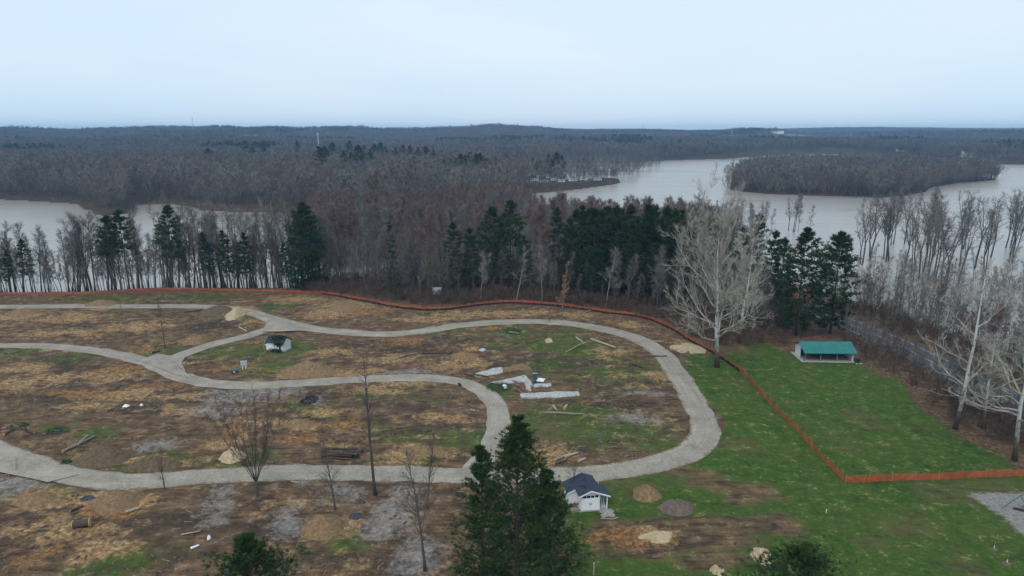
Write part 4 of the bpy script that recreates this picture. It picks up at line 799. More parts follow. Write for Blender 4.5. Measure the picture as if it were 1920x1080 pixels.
t = NT('window_glass'); t.bsdf((.015, .02, .025), .08, spec=.6); M_GLASS = t.m
M_CONC = mat_simple('weathered_concrete', (.34, .325, .295), .9, .2, 1.5); M_PIPE = mat_simple('grey_pipe', (.45, .46, .47), .5, .1); M_CHIP = mat_simple('red_brown_bricks', (.22, .10, .065), .9, .3, 4)
M_WOODG = mat_simple('grey_boards', (.22, .20, .17), .9, .25, 3)
o = thing('shed', 'white shed with blue-grey roof, double doors and open side bay', 'shed', gz(1107, 958), R(9))
hw_, wh = 2.35, 2.15
mb = MB(); mb.box(-1.6, 2.4, -.15, 4.7, -.3, .12); part('floor_slab', mb, M_CONC, o)
mb = MB(); mb.box(-1.35, -1.23, 0, 4.6, .1, 2.45); mb.box(1.18, 1.30, 0, 4.6, .1, 2.5); mb.prism([(-1.23, .1), (1.18, .1), (1.18, 2.5), (0, 3.02), (-1.23, 2.45)], 'y', 4.48, 4.6)
mb.prism([(-1.23, 2.33), (1.18, 2.33), (1.18, 2.5), (0, 3.02), (-1.23, 2.45)], 'y', 0.0, .1); mb.box(-1.23, -1.15, 0, .1, .1, 2.33); mb.box(1.10, 1.18, 0, .1, .1, 2.33); mb.box(-1.15, 1.10, .004, .1, 1.80, 1.90)
mb.box(-2.6, -1.35, 1.85, 1.95, .1, 2.02); mb.box(-2.6, -2.5, 1.95, 4.6, .1, 1.95); mb.box(-2.5, -1.35, 4.5, 4.6, .1, 2.02); mb.box(1.30, 2.3, 2.35, 2.45, .1, 2.1); mb.box(2.22, 2.3, 1.4, 2.35, .1, 2.05); part('wall', mb, M_WHITE, o)
def slab(mb, x0, z0, x1, z1, y0, y1, th=.10): mb.prism([(x0, z0), (x1, z1), (x1, z1 + th), (x0, z0 + th)], 'y', y0, y1)
sl = (3.03 - 2.30) / 1.7
mb = MB(); slab(mb, -1.70, 3.03 - 1.70 * sl, 0, 3.03, -.3, 1.70); slab(mb, -2.85, 3.03 - 2.85 * sl, 0, 3.03, 1.70, 4.85); slab(mb, 0, 3.03, 2.62, 3.03 - 2.62 * .36, -.3, 2.6); slab(mb, 0, 3.03, 1.55, 3.03 - 1.55 * .36, 2.6, 4.85); rf = part('roof', mb, M_SHING, o)
mb = MB(); mb.tube([(0, -.31, 3.14), (0, 4.86, 3.14)], [.06, .06], 5); part('ridge_cap', mb, M_SHING, rf)
mb = MB(); slab(mb, -1.74, 3.0 - 1.74 * sl - .10, 0, 3.0 - .08, -.345, -.302, .2); part('fascia', mb, M_TRIM, o); mb = MB(); slab(mb, 0, 3.0 - .08, 2.66, 3.0 - .08 - 2.66 * .36, -.345, -.302, .2); part('fascia', mb, M_TRIM, o); mb = MB(); slab(mb, -2.89, 3.0 - 2.89 * sl - .1, -1.70, 3.0 - 1.7 * sl - .1, 1.655, 1.698, .2); part('fascia', mb, M_TRIM, o)
for s_ in (-1, 1):
    mb = MB(); x0, x1 = (-1.15, -.03) if s_ < 0 else (-.02, 1.10); mb.box(x0, x1, -.03, .03, .14, 1.79); mb.box(x0 + .08, x1 - .08, -.05, -.03, .24, .32); mb.box(x0 + .08, x1 - .08, -.05, -.03, 1.60, 1.68); d_ = part('door', mb, M_TRIM, o)
    mb = MB(); hx = -.10 if s_ < 0 else .06; mb.box(hx - .03, hx + .03, -.10, -.03, .95, 1.15); part('handle', mb, M_DARK, d_)
for k in range(4):
    x0 = -1.12 + k * .555; mb = MB(); mb.box(x0, x0 + .53, -.02, .05, 1.91, 2.32); w_ = part('window_frame', mb, M_TRIM, o); mb = MB(); mb.box(x0 + .035, x0 + .495, -.032, -.019, 1.945, 2.285); part('pane', mb, M_GLASS, w_)
mb = MB(); mb.box(2.2, 2.32, -.12, 0, .1, 2.08); part('porch_post', mb, M_TRIM, o)
mb = MB(); mb.tube([(1.75, .3, .15), (1.95, 1.9, 1.15)], [.03, .03], 5); part('brace', mb, M_TRIM, o)
mb = MB(); mb.tube([(1.9, 3.0, .1), (1.9, 3.0, 2.9)], [.06, .06], 8); mb.tube([(1.9, 3.0, 2.9), (1.9, 3.0, 3.0)], [.1, .1], 8); part('vent_pipe', mb, M_PIPE, o)
mb = MB(); mb.box(-2.62, -1.36, -.05, .07, -.2, .32); mb.box(-2.62, -2.5, .07, 1.84, -.2, .32); mb.box(-2.5, -1.36, .07, 1.84, -.2, .16); part('planter_kerb', mb, M_WOODG, o)
mb = MB(); r_ = random.Random(3)
for k in range(22): a, b = r_.uniform(-2.4, -1.6), r_.uniform(.9, 1.7); mb.box(a, a + .2, b, b + .1, .15, .2 + r_.uniform(.0, .14))
part('brick_rubble', mb, M_CHIP, o)

# ------------------------------------------------------------------ heaps
def heap_mesh(rx, ry, h, seed, nr=10, na=30, flatb=False):
    V = [(0, 0, h * (1 + .55 * 1.6 * (float(fbm(np.array(0. + seed), np.array(0.), 4, seed + 3)) - .5)))]; F = []; r_ = random.Random(seed)
    for i in range(1, nr + 1):
        for k in range(na):
            a = 2 * math.pi * k / na; u = i / nr; wob_ = 1 + (.28 if h > .7 else .62) * (float(fbm(np.array(math.cos(a) * 1.7 + seed), np.array(math.sin(a) * 1.7), 3, seed)) - .5) * 2
            x, y = rx * u * wob_ * math.cos(a), ry * u * wob_ * math.sin(a); z = h * (1 - u ** 1.7) * (1 - .25 * u) if not flatb else h * (1 - float(smooth(.5, 1, u)))
            z = float(z) + .55 * h * (float(fbm(np.array(x / (.35 * rx) + seed), np.array(y / (.35 * ry)), 4, seed + 3)) - .5) * (1 - u) ** .6 * 1.6; V.append((x, y, z - .25 * u ** 3))
    for k in range(na): F.append((0, 1 + k, 1 + (k + 1) % na))
    mb = MB(); mb.v = V; mb.f = F
    for i in range(nr - 1):
        for k in range(na): a = 1 + i * na + k; b = 1 + i * na + (k + 1) % na; mb.f.append((a, a + na, b + na, b))
    return mb
def mat_heap(name, lo, mid, hi, sc=2.0):
    t = NT(name); co = t.n('ShaderNodeTexCoord').outputs['Object']; f = t.noise(co, sc, 7, .72); f2 = t.noise(co, sc * 5, 4, .7); ff = t.math('ADD', t.math('MULTIPLY', f, .55), t.math('MULTIPLY', f2, .45))
    t.bsdf(t.ramp(ff, [(.34, lo), (.5, mid), (.66, hi)]), .95, f2, .7, .12, .1); return t.m
MH = {'chip': mat_heap('wood_chip_heap', (.08, .05, .028), (.20, .128, .070), (.36, .25, .145)), 'soil': mat_heap('brown_soil_heap', (.05, .036, .025), (.12, .085, .055), (.22, .16, .10)),
      'saw': mat_heap('pale_sawdust_heap', (.20, .145, .085), (.40, .31, .19), (.60, .50, .35)), 'grey': mat_heap('grey_mulch_heap', (.06, .045, .036), (.13, .098, .078), (.22, .175, .14)),
      'clay': mat_heap('orange_clay_heap', (.085, .052, .029), (.195, .128, .070), (.37, .26, .145)), 'gravel': mat_heap('grey_gravel_heap', (.14, .14, .135), (.28, .27, .26), (.42, .41, .39), 4)}
HEAPS = [(1213,934,30,15,1.3,'chip','orange-brown wood chip heap on the grass past the gravel heap by the shed'),(1268,956,38,16,1.0,'grey','low grey-brown mulch heap beside the wood chip heap'),(602,1000,42,24,1.6,'chip','rounded brown mulch mound on the gravel above the pine top'),
 (186,866,52,17,1.9,'soil','tall dark earth mound beside the sprig cluster on the lower road'),(284,880,58,12,1.5,'soil','wide low earth mound behind the shoulder sapling on the lower road'),(432,866,26,10,1.5,'saw','pale sawdust heap against the lower road edge'),
 (575,702,54,12,2.0,'clay','tan sand mound beside the spur road, below the ivy shed'),(372,640,20,8,1.3,'chip','small tan heap at the edge of the link road'),(440,590,18,10,2.0,'saw','bright chip heap where the top road widens'),(404,584,30,9,1.4,'soil','brown soil heap beside the bright chip heap'),
 (40,588,30,6,1.4,'clay','tan heap beside the uppermost road near the netting'),(190,571,34,5,1.2,'clay','long low tan mound on the upper road verge'),(210,946,50,18,1.3,'clay','torn orange earth bank below the lower road'),(60,938,44,14,.8,'clay','low tan spread of churned sand below the gravel apron'),
 (650,578,40,9,1.2,'clay','orange earth bulge in front of the netting'),(870,668,34,8,.9,'chip','straw-coloured chip spread in the middle of the loop'),(1290,655,28,10,.5,'saw','flat cream sawdust spill between loop road and netting'),(1230,1008,40,12,.5,'saw','thin cream straw spread on bare earth below the mulch heap'),
 (1432,1050,24,16,1.1,'saw','pale rounded sawdust heap beside the foreground pine top'),(1345,1074,16,10,.6,'saw','small cream sawdust heap at the pine foot'),(790,848,50,9,.8,'clay','golden earth bank in the middle field near the straight tree'),(1030,640,8,4,.6,'saw','pair of cut pale stump blocks on the loop grass'),
 (825,692,26,5,.5,'chip','thin chip streak beside the fallen grey branches'),(560,800,34,9,.9,'clay','orange churned bank behind the red budded maple'),(1110,938,14,6,.01,'gravel','')]
for i, (cx, cy, rx, ry, h_, mk, lb) in enumerate(HEAPS):
    if not lb: continue
    sx, sy = scale_at(cx, cy); x, y = G(cx, cy); y += h_ * .6
    me = heap_mesh(rx / sx, ry / sy, h_, i + 2).mesh('earth_heap', MH[mk], True)
    nm = {'chip': 'wood_chip_heap', 'soil': 'earth_mound', 'saw': 'sawdust_heap', 'grey': 'mulch_heap', 'clay': 'earth_bank', 'gravel': 'gravel_heap'}[mk]
    tag(link(nm, me, None, (x, y, Hs(x, y) + .05)), lb, 'heap')
x, y, z = gz(1139, 962); tag(link('gravel_heap', heap_mesh(1.25, 1.2, .55, 77).mesh('gravel_heap', MH['gravel'], True), None, (x, y, z + .02)), 'round grey gravel heap at the corner of the white shed', 'heap')
mb = MB(); mb.tube([(x - 1.1, y - 1.35, z + .06), (x + .4, y - 1.5, z + .06), (x + 1.3, y - 1.1, z + .06)], [.06, .06, .05], 5); tag(link('edging_log', mb.mesh('edging_log', M_CONC)), 'pale curved edging piece around the gravel heap by the shed', 'edging')

# ------------------------------------------------------------------ ivy shed
o = thing('shed', 'small white shed overgrown with ivy beside the road junction', 'shed', gz(524, 655), R(-14))
mb = MB(); mb.box(-2.5, 2.3, -1.5, 1.6, -.3, .12); part('floor_slab', mb, M_CONC, o)
mb = MB(); mb.prism([(-1.5, .1), (-.55, .1), (-.55, 2.0), (.2, 2.0), (.2, .1), (1.5, .1), (1.5, 2.2), (0, 3.1), (-1.5, 2.2)], 'x', -2.3, -2.18); mb.box(-2.18, .9, -1.5, -1.38, .1, 2.2); mb.box(-2.18, 2.1, 1.38, 1.5, .1, 2.2); mb.prism([(-1.38, .1), (1.38, .1), (1.38, 2.2), (0, 3.0), (-1.38, 2.2)], 'x', 1.98, 2.1); mb.box(1.35, 1.98, -1.5, -1.38, .1, 2.1); part('wall', mb, M_WHITE, o)
mb = MB()
for s_ in (-1, 1): mb.prism([(0, 3.12), (s_ * 1.85, 2.02), (s_ * 1.85, 2.12), (0, 3.22)], 'x', -2.6, 2.35)
part('roof', mb, M_SHING, o)
mb = MB(); mb.prism([(0, 3.0), (1.9, 1.9), (1.9, 2.06), (0, 3.16)], 'x', -2.65, -2.61); part('fascia', mb, M_TRIM, o); mb = MB(); mb.prism([(0, 3.0), (-1.9, 1.9), (-1.9, 2.06), (0, 3.16)], 'x', -2.65, -2.61); part('fascia', mb, M_TRIM, o)
mb = MB(); mb.box(-2.28, -2.2, -.5, .16, .12, 1.98); part('doorway_shade_panel', mb, M_DARK, o)  # solid dark panel in the doorway, shade of the inside put into its colour
mb = MB(); mb.box(-2.42, -2.34, .2, .9, .12, 1.95); part('door', mb, M_TRIM, o)
r_ = random.Random(9); mb = MB()
for k in range(1700):
    if k < 800: u, v = r_.gauss(.35, .85), abs(r_.gauss(0, .8)); p = np.array((u, -min(v, 1.95), 3.28 - min(v, 1.95) * .6 + abs(r_.gauss(0, .12))))
    elif k < 1250: p = np.array((r_.gauss(.9, .6), -1.62 - abs(r_.gauss(0, .12)), 2.2 - abs(r_.gauss(0, .45))))
    else: p = np.array((r_.gauss(.35, .8), -1.95 + r_.gauss(0, .22), .12 + abs(r_.gauss(0, .28))))
    if -2.4 < p[0] < 2.6: sliver(mb, p, nrm(np.array((r_.gauss(0, 1), r_.gauss(-.3, 1), r_.gauss(.2, .8)))), .26, .2, r_)
part('ivy', mb, mat_simple('ivy_leaves', (.022, .050, .022), .7, .5, 3), o)
x, y, z = gz(495, 655); o = thing('utility_pole', 'thin leaning wooden pole beside the ivy shed', 'pole', (x, y, z)); mb = MB(); mb.tube([(0, 0, -.3), (-.22, 0, 2.9)], [.07, .055], 7); part('shaft', mb, M_STAKE, o); mb = MB(); mb.box(-.36, -.08, -.06, .06, 2.7, 2.85); part('crosspiece', mb, M_STAKE, o)
x, y, z = gz(501, 653); o = thing('water_heater', 'small white tank leaning outside the ivy shed door', 'tank', (x, y, z)); mb = MB(); mb.tube([(0, 0, -.05), (0, 0, .95)], [.22, .22], 12); part('drum', mb, M_TRIM, o); mb = MB(); mb.box(-.4, .3, -.2, .2, .95, 1.05); part('lid', mb, M_TRIM, o)

# ------------------------------------------------------------------ green-roofed shelter
t = NT('green_metal_roof'); co = t.n('ShaderNodeTexCoord').outputs['Object']; f = t.noise(co, .8, 4); t.bsdf(t.ramp(f, [(.3, (.012, .130, .125)), (.7, (.020, .180, .165))]), .45, spec=.4); M_GREEN = t.m
o = thing('picnic_shelter', 'open picnic shelter with green metal roof and white gable ends', 'shelter', gz(1554, 677), R(-2)); W2 = 5.4; D = 6.0
mb = MB(); mb.box(-W2 - .7, W2 + .2, -.5, D + .6, -.3, .14); part('floor_slab', mb, M_CONC, o)
for s_ in (-1, 1):
    xx = s_ * (W2 - .15); mb = MB()
    mb.prism([(0.0, 2.3), (D, 2.3), (D / 2, 3.62)], 'x', xx - .05, xx + .05)
    if s_ < 0: mb.box(xx - .05, xx + .05, 2.9, D, .12, 2.3)
    else: mb.box(xx - .05, xx + .05, 0, D, .12, 2.3)
    part('gable_wall', mb, M_WHITE, o)
mb = MB(); mb.box(-W2 + .2, W2 - .2, D - .1, D, .12, 2.35); part('back_wall', mb, M_WOODG, o)
for xx in (-W2 + .2, -1.8, 1.8, W2 - .2):
    mb = MB(); mb.box(xx - .09, xx + .09, .02, .2, .12, 2.28); part('post', mb, M_TRIM if xx > 2 else M_WOODG, o)
mb = MB(); mb.box(-W2, W2, -.04, .2, 2.28, 2.46); part('beam', mb, M_WOODG, o)
mb = MB(); th = .09; mb.prism([(-.75, 2.14), (D / 2, 3.74), (D / 2, 3.74 + th), (-.75, 2.14 + th)], 'x', -W2 - .45, W2 + .45); mb.prism([(D / 2, 3.74), (D + .75, 2.14), (D + .75, 2.14 + th), (D / 2, 3.74 + th)], 'x', -W2 - .45, W2 + .45); rf = part('roof', mb, M_GREEN, o)
rib = MB(); rib.prism([(-.76, 2.14 + th), (D / 2, 3.74 + th), (D / 2, 3.78 + th), (-.76, 2.18 + th)], 'x', -.025, .025); rme = rib.mesh('roof_rib', M_GREEN)
for k in range(19): link('roof_rib', rme, rf, (-W2 - .42 + k * (2 * W2 + .84) / 18, 0, 0))
mb = MB(); mb.box(-W2 - .46, W2 + .46, -.79, -.755, 2.08, 2.24); part('fascia', mb, M_GREEN, o)
ox, oy, oz = gz(1554, 677)
def table(x, y, z, rz, lb):
    q = thing('picnic_table', lb, 'table', (x, y, z), rz, 'tables under the shelter'); mb = MB()
    for k in range(5): mb.box(-.9, .9, -.37 + k * .15, -.23 + k * .15, .72, .76)
    part('table_top', mb, M_WOODG, q)
    for s_ in (-1, 1):
        mb = MB(); mb.box(-.9, .9, s_ * .72 - .14, s_ * .72 + .14, .42, .46); part('bench', mb, M_WOODG, q)
        mb = MB(); mb.tube([(s_ * .6, -.75, 0), (s_ * .6, -.15, .72)], [.05, .05], 4); mb.tube([(s_ * .6, .75, 0), (s_ * .6, .15, .72)], [.05, .05], 4); mb.box(s_ * .6 - .04, s_ * .6 + .04, -.75, .75, .37, .42); part('leg_frame', mb, M_WOODG, q)
for dx_, dy_ in ((-3.6, 2.2), (-.2, 2.4), (3.2, 2.2), (-.3, 4.3), (3.1, 4.2)): table(ox + dx_, oy + dy_, oz + .14, R(90 if dx_ < 0 else 84), 'grey wooden picnic table on the slab under the green shelter')
q = thing('grill', 'black barrel grill on stone blocks at the open corner of the shelter', 'grill', gz(1607, 679)); mb = MB(); mb.tube([(-.5, 0, .75), (.5, 0, .75)], [.32, .32], 12); part('barrel', mb, M_DARK, q); mb = MB(); mb.box(-.4, -.32, -.2, .2, -.1, .55); mb.box(.32, .4, -.2, .2, -.1, .55); part('stand', mb, M_DARK, q)
mb = MB(); mb.box(-.7, -.2, -.95, -.55, -.1, .14); mb.box(.1, .7, -.9, -.5, -.1, .12); part('stone_block', mb, M_CONC, q)

# ------------------------------------------------------------------ notice board, utility gear, pump, swings
o = thing('notice_board', 'white wooden notice board on two posts behind the netting', 'sign', gz(820, 561)); 
for k in range(3): mb = MB(); mb.box(-1.4, 1.4, -.03, .03, 1.55 + k * .74, 1.55 + k * .74 + .715); part('board', mb, mat_simple('faded_white_board', (.50, .51, .54), .8, .12, 1) if k == 0 else bpy.data.materials['faded_white_board'], o)
for s_ in (-1, 1): mb = MB(); mb.box(s_ * 1.32 - .06, s_ * 1.32 + .06, .034, .15, -.3, 3.8); part('post', mb, M_STAKE, o)
M_UTIL = mat_simple('pale_grey_cabinet', (.36, .42, .45), .5, .08); M_UTG = mat_simple('utility_green', (.035, .085, .085), .5, .15)
o = thing('utility_cabinet', 'pale grey electrical cabinet on legs in the grass by the spur road', 'cabinet', gz(458, 693), R(12)); mb = MB(); mb.box(-.62, .62, -.2, .2, .75, 1.75); part('box', mb, M_UTIL, o); mb = MB(); mb.box(-.66, .66, -.24, .24, 1.75, 1.82); part('cap', mb, M_UTIL, o)
mb = MB(); mb.box(-.55, -.03, -.225, -.202, .82, 1.68); mb.box(.03, .55, -.225, -.202, .82, 1.68); part('door_panel', mb, M_UTIL, o)
for a in (-.3, .35): mb = MB(); mb.box(a - .09, a + .09, -.1, .1, -.2, .75); part('leg', mb, M_TRIM, o)
o = thing('transformer_box', 'dark green ground transformer box beside the grey cabinet', 'utility box', gz(440, 699), R(10)); mb = MB(); mb.prism([(-.5, 0), (.5, 0), (.5, .85), (-.5, .72)], 'x', -.58, .58); part('housing', mb, M_UTG, o); mb = MB(); mb.prism([(-.55, .72), (.55, .86), (.55, .92), (-.55, .78)], 'x', -.62, .62); part('lid', mb, M_UTG, o); mb = MB(); mb.box(-.12, .12, -.52, -.502, .35, .6); part('label_plate', mb, M_TRIM, o)
o = thing('water_hydrant', 'blue campground water post on a dark pad in the loop', 'hydrant', gz(1003, 717), 0); M_BLUE = mat_simple('blue_enamel', (.03, .085, .15), .5, .2)
mb = MB(); mb.prism([(-.55, .7), (.5, .9), (1.5, -1.6), (.3, -1.7)], 'z', -.1, .06); part('pad', mb, M_SILT, o); mb = MB(); mb.box(-.2, .2, .1, .45, .0, 1.6); part('post', mb, M_BLUE, o); mb = MB(); mb.tube([(-.62, .25, 1.75), (.62, .25, 1.75)], [.26, .26], 8); mb.tube([(0, .25, 1.75), (0, .25, 2.5)], [.32, .22], 8); part('head', mb, M_UTG, o); mb = MB(); mb.tube([(-.5, .02, 1.95), (.5, .02, 1.95)], [.12, .12], 8); part('spout', mb, M_UTIL, o)
o = thing('lid_panel', 'white square cover lying on the dark pad by the water post', 'cover', gz(1014, 713), R(-14)); mb = MB(); mb.box(-.75, .75, -.95, .95, .03, .16); part('plate', mb, M_TRIM, o); mb = MB(); mb.box(-.1, .1, -.9, -.8, .16, .2); part('grip', mb, M_PIPE, o)
M_TEAL = mat_simple('teal_steel', (.03, .14, .14), .5, .15); ax, ay, az_ = gz(1887, 958); bx, by, bz = gz(1914, 982)
o = thing('swing_set', 'teal steel swing set standing on the grey playground chips', 'swing set', (ax, ay, az_)); dx_ = 2.0
mb = MB(); 
def leg(p, q): m_ = MB(); m_.tube([p, q], [.055, .055], 7); part('leg', m_, M_TEAL, o)
leg((-.4, .6, -.2), (1.15, -.5, 2.5)); leg((2.3, -1.9, -.2), (1.15, -.5, 2.5)); leg((6.2, 3.6, -.2), (6.9, 2.6, 2.5)); leg((8.2, .9, -.2), (6.9, 2.6, 2.5))
mb = MB(); mb.tube([(1.15, -.5, 2.5), (6.9, 2.6, 2.5)], [.06, .06], 7); part('top_bar', mb, M_TEAL, o)
for k in (.2, .5, .8):
    px0, py0 = 1.15 + 5.75 * k, -.5 + 3.1 * k; mb = MB(); mb.tube([(px0 - .22, py0 - .12, 2.46), (px0 - .22, py0 - .12, .55)], [.012, .012], 3); mb.tube([(px0 + .22, py0 + .12, 2.46), (px0 + .22, py0 + .12, .55)], [.012, .012], 3); part('chain', mb, M_PIPE, o); mb = MB(); mb.box(px0 - .26, px0 + .26, py0 - .12, py0 + .12, .5, .55); part('seat', mb, M_DARK, o)
o = thing('rubber_mat', 'black rubber mat on the playground chips under the swing', 'mat', gz(1911, 957), R(-25)); mb = MB(); mb.prism([(-.7, -.3), (.6, -.45), (.8, .2), (-.6, .4)], 'z', .02, .08); part('sheet', mb, M_DARK, o)
for px_, py_, lb, yl in [(1864, 1029, 'staked sapling with yellow-green buds in a mulch ring on the lawn', True), (1888, 1056, 'newly planted bare sapling with white guard in a mulch ring', False)]:
    o = thing('sapling', lb, 'sapling', gz(px_, py_)); part('mulch_ring', heap_mesh(.85, .62, .12, px_, 5, 20), MH['grey'], o); mb = MB(); mb.tube([(0, 0, 0), (.03, .02, 1.7)], [.025, .012], 5); part('stem', mb, M_PALE, o)
    r_ = random.Random(px_); mb = MB()
    for k in range(70 if yl else 26): sliver(mb, np.array((r_.gauss(0, .3), r_.gauss(0, .3), 1.5 + r_.gauss(0, .2))), nrm(np.array((r_.gauss(0, 1), r_.gauss(0, 1), .5))), .22, .09 if yl else .03, r_)
    part('crown', mb, mat_simple('yellow_buds', (.22, .26, .09), .8) if yl else M_PALE, o)
    mb = MB(); mb.tube([(0, 0, .1), (0, 0, .45)], [.05, .05], 7); part('guard', mb, M_TRIM, o)

# ------------------------------------------------------------------ slabs and pads in the loop
M_PALEC = mat_simple('pale_broken_concrete', (.36, .355, .345), .9, .4, 1.6)
def pad(pl, label, mat, name, seed, hgt=.07):
    P = [np.array(G(*p)) for p in pl]; c0 = sum(P) / len(P); z = max(Hs(p[0], p[1]) for p in P); r_ = random.Random(seed); out = []
    for a, b in zip(P, P[1:] + P[:1]):
        n = max(2, int(np.linalg.norm(b - a) / .9))
        for k in range(n): out.append(a + (b - a) * k / n + np.array((r_.gauss(0, .14), r_.gauss(0, .14))) - c0)
    mb = MB(); mb.prism([tuple(p) for p in out], 'z', -.25, hgt); o = link(name, mb.mesh(name, mat), None, (c0[0], c0[1], z)); return tag(o, label, 'slab')
pad([(975, 738), (1040, 735.5), (1083, 735), (1088, 743), (1040, 746), (978, 746)], 'long white concrete strip lying in the loop grass', M_PALEC, 'concrete_strip', 1)
pad([(1000, 720), (1034, 719), (1035, 724), (1001, 727)], 'short white concrete strip ending at the water post pad', M_PALEC, 'concrete_strip', 2, .1)
pad([(920, 718), (985, 703), (1000, 722), (996, 733), (988, 734), (985, 716), (940, 719)], 'broken pale concrete lane beside the scrap wood pile', M_PALEC, 'concrete_lane', 3, .05)
pad([(892, 700), (925, 690), (940, 689), (944, 698), (905, 706), (890, 705)], 'grey cracked end of the old camp pad in the loop', M_PALEC, 'camp_pad', 4, .05)
pad([(940, 689), (980, 681), (997, 691), (945, 698)], 'tan gravel part of the old camp pad in the loop', MH['clay'], 'camp_pad', 5, .06)

# ------------------------------------------------------------------ logs, branches, scrap
M_LOG = mat_heap('grey_log_bark', (.11, .09, .07), (.24, .205, .165), (.38, .34, .29), 3); M_LOGD = mat_heap('dark_log_bark', (.035, .028, .024), (.085, .068, .055), (.16, .13, .10), 3); M_CUT = mat_simple('cut_wood', (.40, .28, .15), .9, .25, 5); M_LOGP = mat_heap('peeled_log', (.25, .20, .14), (.38, .32, .24), (.5, .44, .35), 3)
def log(p0, p1, r0, label, mat=None, name='fallen_log', group=None, twigs=0, seed=0, bend=.08, zoff=0.0, cat='log'):
    a = np.array((*G(*p0), 0.)); b = np.array((*G(*p1), 0.)); L = np.linalg.norm(b - a); r_ = random.Random(seed + int(p0[0] * 7 + p0[1])); z0 = Hs(a[0], a[1]); z1 = Hs(b[0], b[1])
    o = thing(name, label, cat, (a[0], a[1], z0 + zoff)); d = b - a; u = d / L; nrv = np.array((-u[1], u[0], 0)); n = 5; pts = []
    for k in range(n + 1): t_ = k / n; pts.append(d * t_ + nrv * bend * L * .5 * (r_.random() - .5) * math.sin(math.pi * t_) + np.array((0, 0, r0 * .8 + (z1 - z0) * t_ + .06)))
    mb = MB(); mb.tube(pts, [r0 * (1.05 - .35 * k / n) for k in range(n + 1)], 8); part('trunk', mb, mat or M_LOG, o, True)
    for e, rr, sg in ((pts[0], r0 * .97, -1), (pts[-1], r0 * .64, 1)): m2 = MB(); m2.tube([e + u * sg * .012, e + u * sg * .03], [rr, rr * .96], 8); part('cut_end', m2, M_CUT, o)
    if twigs:
        mb = MB()
        for k in range(twigs):
            q = pts[0] + (pts[-1] - pts[0]) * (.3 + .7 * r_.random()); dd = nrm(u + np.array((r_.gauss(0, .8), r_.gauss(0, .8), abs(r_.gauss(0, .35))))); l_ = L * r_.uniform(.12, .3); mb.tube([q, q + dd * l_ * .5 + np.array((0, 0, .1)), q + dd * l_], [r0 * .35, r0 * .25, .02], 4)
            for j in range(3): sliver(mb, q + dd * l_ * .7, nrm(dd + np.array((r_.gauss(0, .6), r_.gauss(0, .6), .1))), l_ * .5, .05, r_)
        part('branches', mb, mat or M_LOG, o)
    return o
log((1017, 775), (1094, 780), .24, 'long pale log lying on the loop grass below the concrete strip'); log((1037, 762), (1043, 770), .22, 'short log chunk pointing at the long pale log', M_LOGP); log((1058, 769), (1063, 763), .28, 'thick pale log chunk standing proud near the long log', M_LOGP)
log((1062, 662), (1108, 640), .20, 'bleached crooked bough lying across the loop grass', twigs=4); log((1108, 638), (1154, 656), .30, 'thick bleached log meeting the crooked bough at its top', M_LOGP); log((1080, 636), (1094, 645), .22, 'short bleached branch next to the crooked bough', M_LOGP)
log((1040, 866), (1068, 855), .22, 'uppermost log of three beside the lower road bend'); log((1058, 860), (1084, 852), .24, 'middle log of three beside the lower road bend', M_LOGP); log((1084, 868), (1098, 862), .24, 'lone short log at the lower road bend', M_LOGP); log((1040, 872), (1064, 864), .16, 'thin dark log under the three logs by the road bend', M_LOGD)
log((955, 624), (973, 626), .25, 'grey log under the green brush heap by the loop road', twigs=5); log((745, 671), (778, 665), .28, 'grey fallen branch with spreading twigs in the cleared field', twigs=10); log((790, 663), (848, 662), .2, 'long thin fallen branch behind the spreading one', M_LOGD, twigs=8); log((820, 692), (826, 684), .2, 'pale upright log stub in the cleared field', M_LOGP)
log((118, 848), (180, 820), .22, 'long grey log with side limb on earth above the road apron', twigs=4); log((146, 836), (166, 820), .2, 'forked grey limb lying on the long grey log', twigs=2, zoff=.2); log((8, 816), (26, 806), .22, 'short grey log by the flattened green boughs', M_LOGD); log((40, 804), (64, 815), .24, 'grey log with broken stub beside the green patch', M_LOGD, twigs=3)
log((540, 792), (582, 782), .14, 'thin dark branch on the orange bank behind the maple', M_LOGD, twigs=5); log((200, 774), (238, 758), .13, 'thin dark pole pointing at a white scrap', M_LOGD); log((284, 662), (300, 658), .24, 'short dark log in the hollow above the road fork', M_LOGD); log((345, 586), (378, 582), .2, 'dark brush log below the upper road', M_LOGD, twigs=7)
log((448, 612), (462, 622), .2, 'pale leaning log by the link road bend', M_LOGP, twigs=2); log((493, 600), (503, 603), .36, 'stubby pale log at the kerb of the road junction', M_LOGP); log((870, 702), (890, 706), .18, 'dark plank log at the end of the old camp pad', M_LOGD); log((893, 704), (917, 708), .2, 'longer dark log at the end of the old camp pad', M_LOGD)
log((1180, 684), (1212, 694), .16, 'dark forked branch inside the loop by the road', M_LOGD, twigs=6); log((1205, 672), (1250, 670), .12, 'scattered twiggy branch at the loop road edge', M_LOGD, twigs=8); log((860, 722), (866, 726), .26, 'black log end beside the spur road curve', M_DARK); log((882, 770), (891, 772), .26, 'grey block of log near the spur road', M_LOG)
log((1095, 590), (1112, 583), .18, 'branch fallen over the netting at its low point', M_LOG, twigs=4); log((340, 1006), (376, 1000), .10, 'thin pale stick on bare earth above the pine top', M_LOGP); log((132, 960), (156, 950), .18, 'dark log on the torn orange bank', M_LOGD); log((236, 962), (262, 954), .2, 'pale split trunk at the end of the torn orange bank', M_LOGP); log((546, 907), (562, 909), .12, 'pale board lying at the edge of the lower road', M_LOGP); log((358, 1034), (374, 1028), .16, 'white painted timber lying near the pine top', M_TRIM)
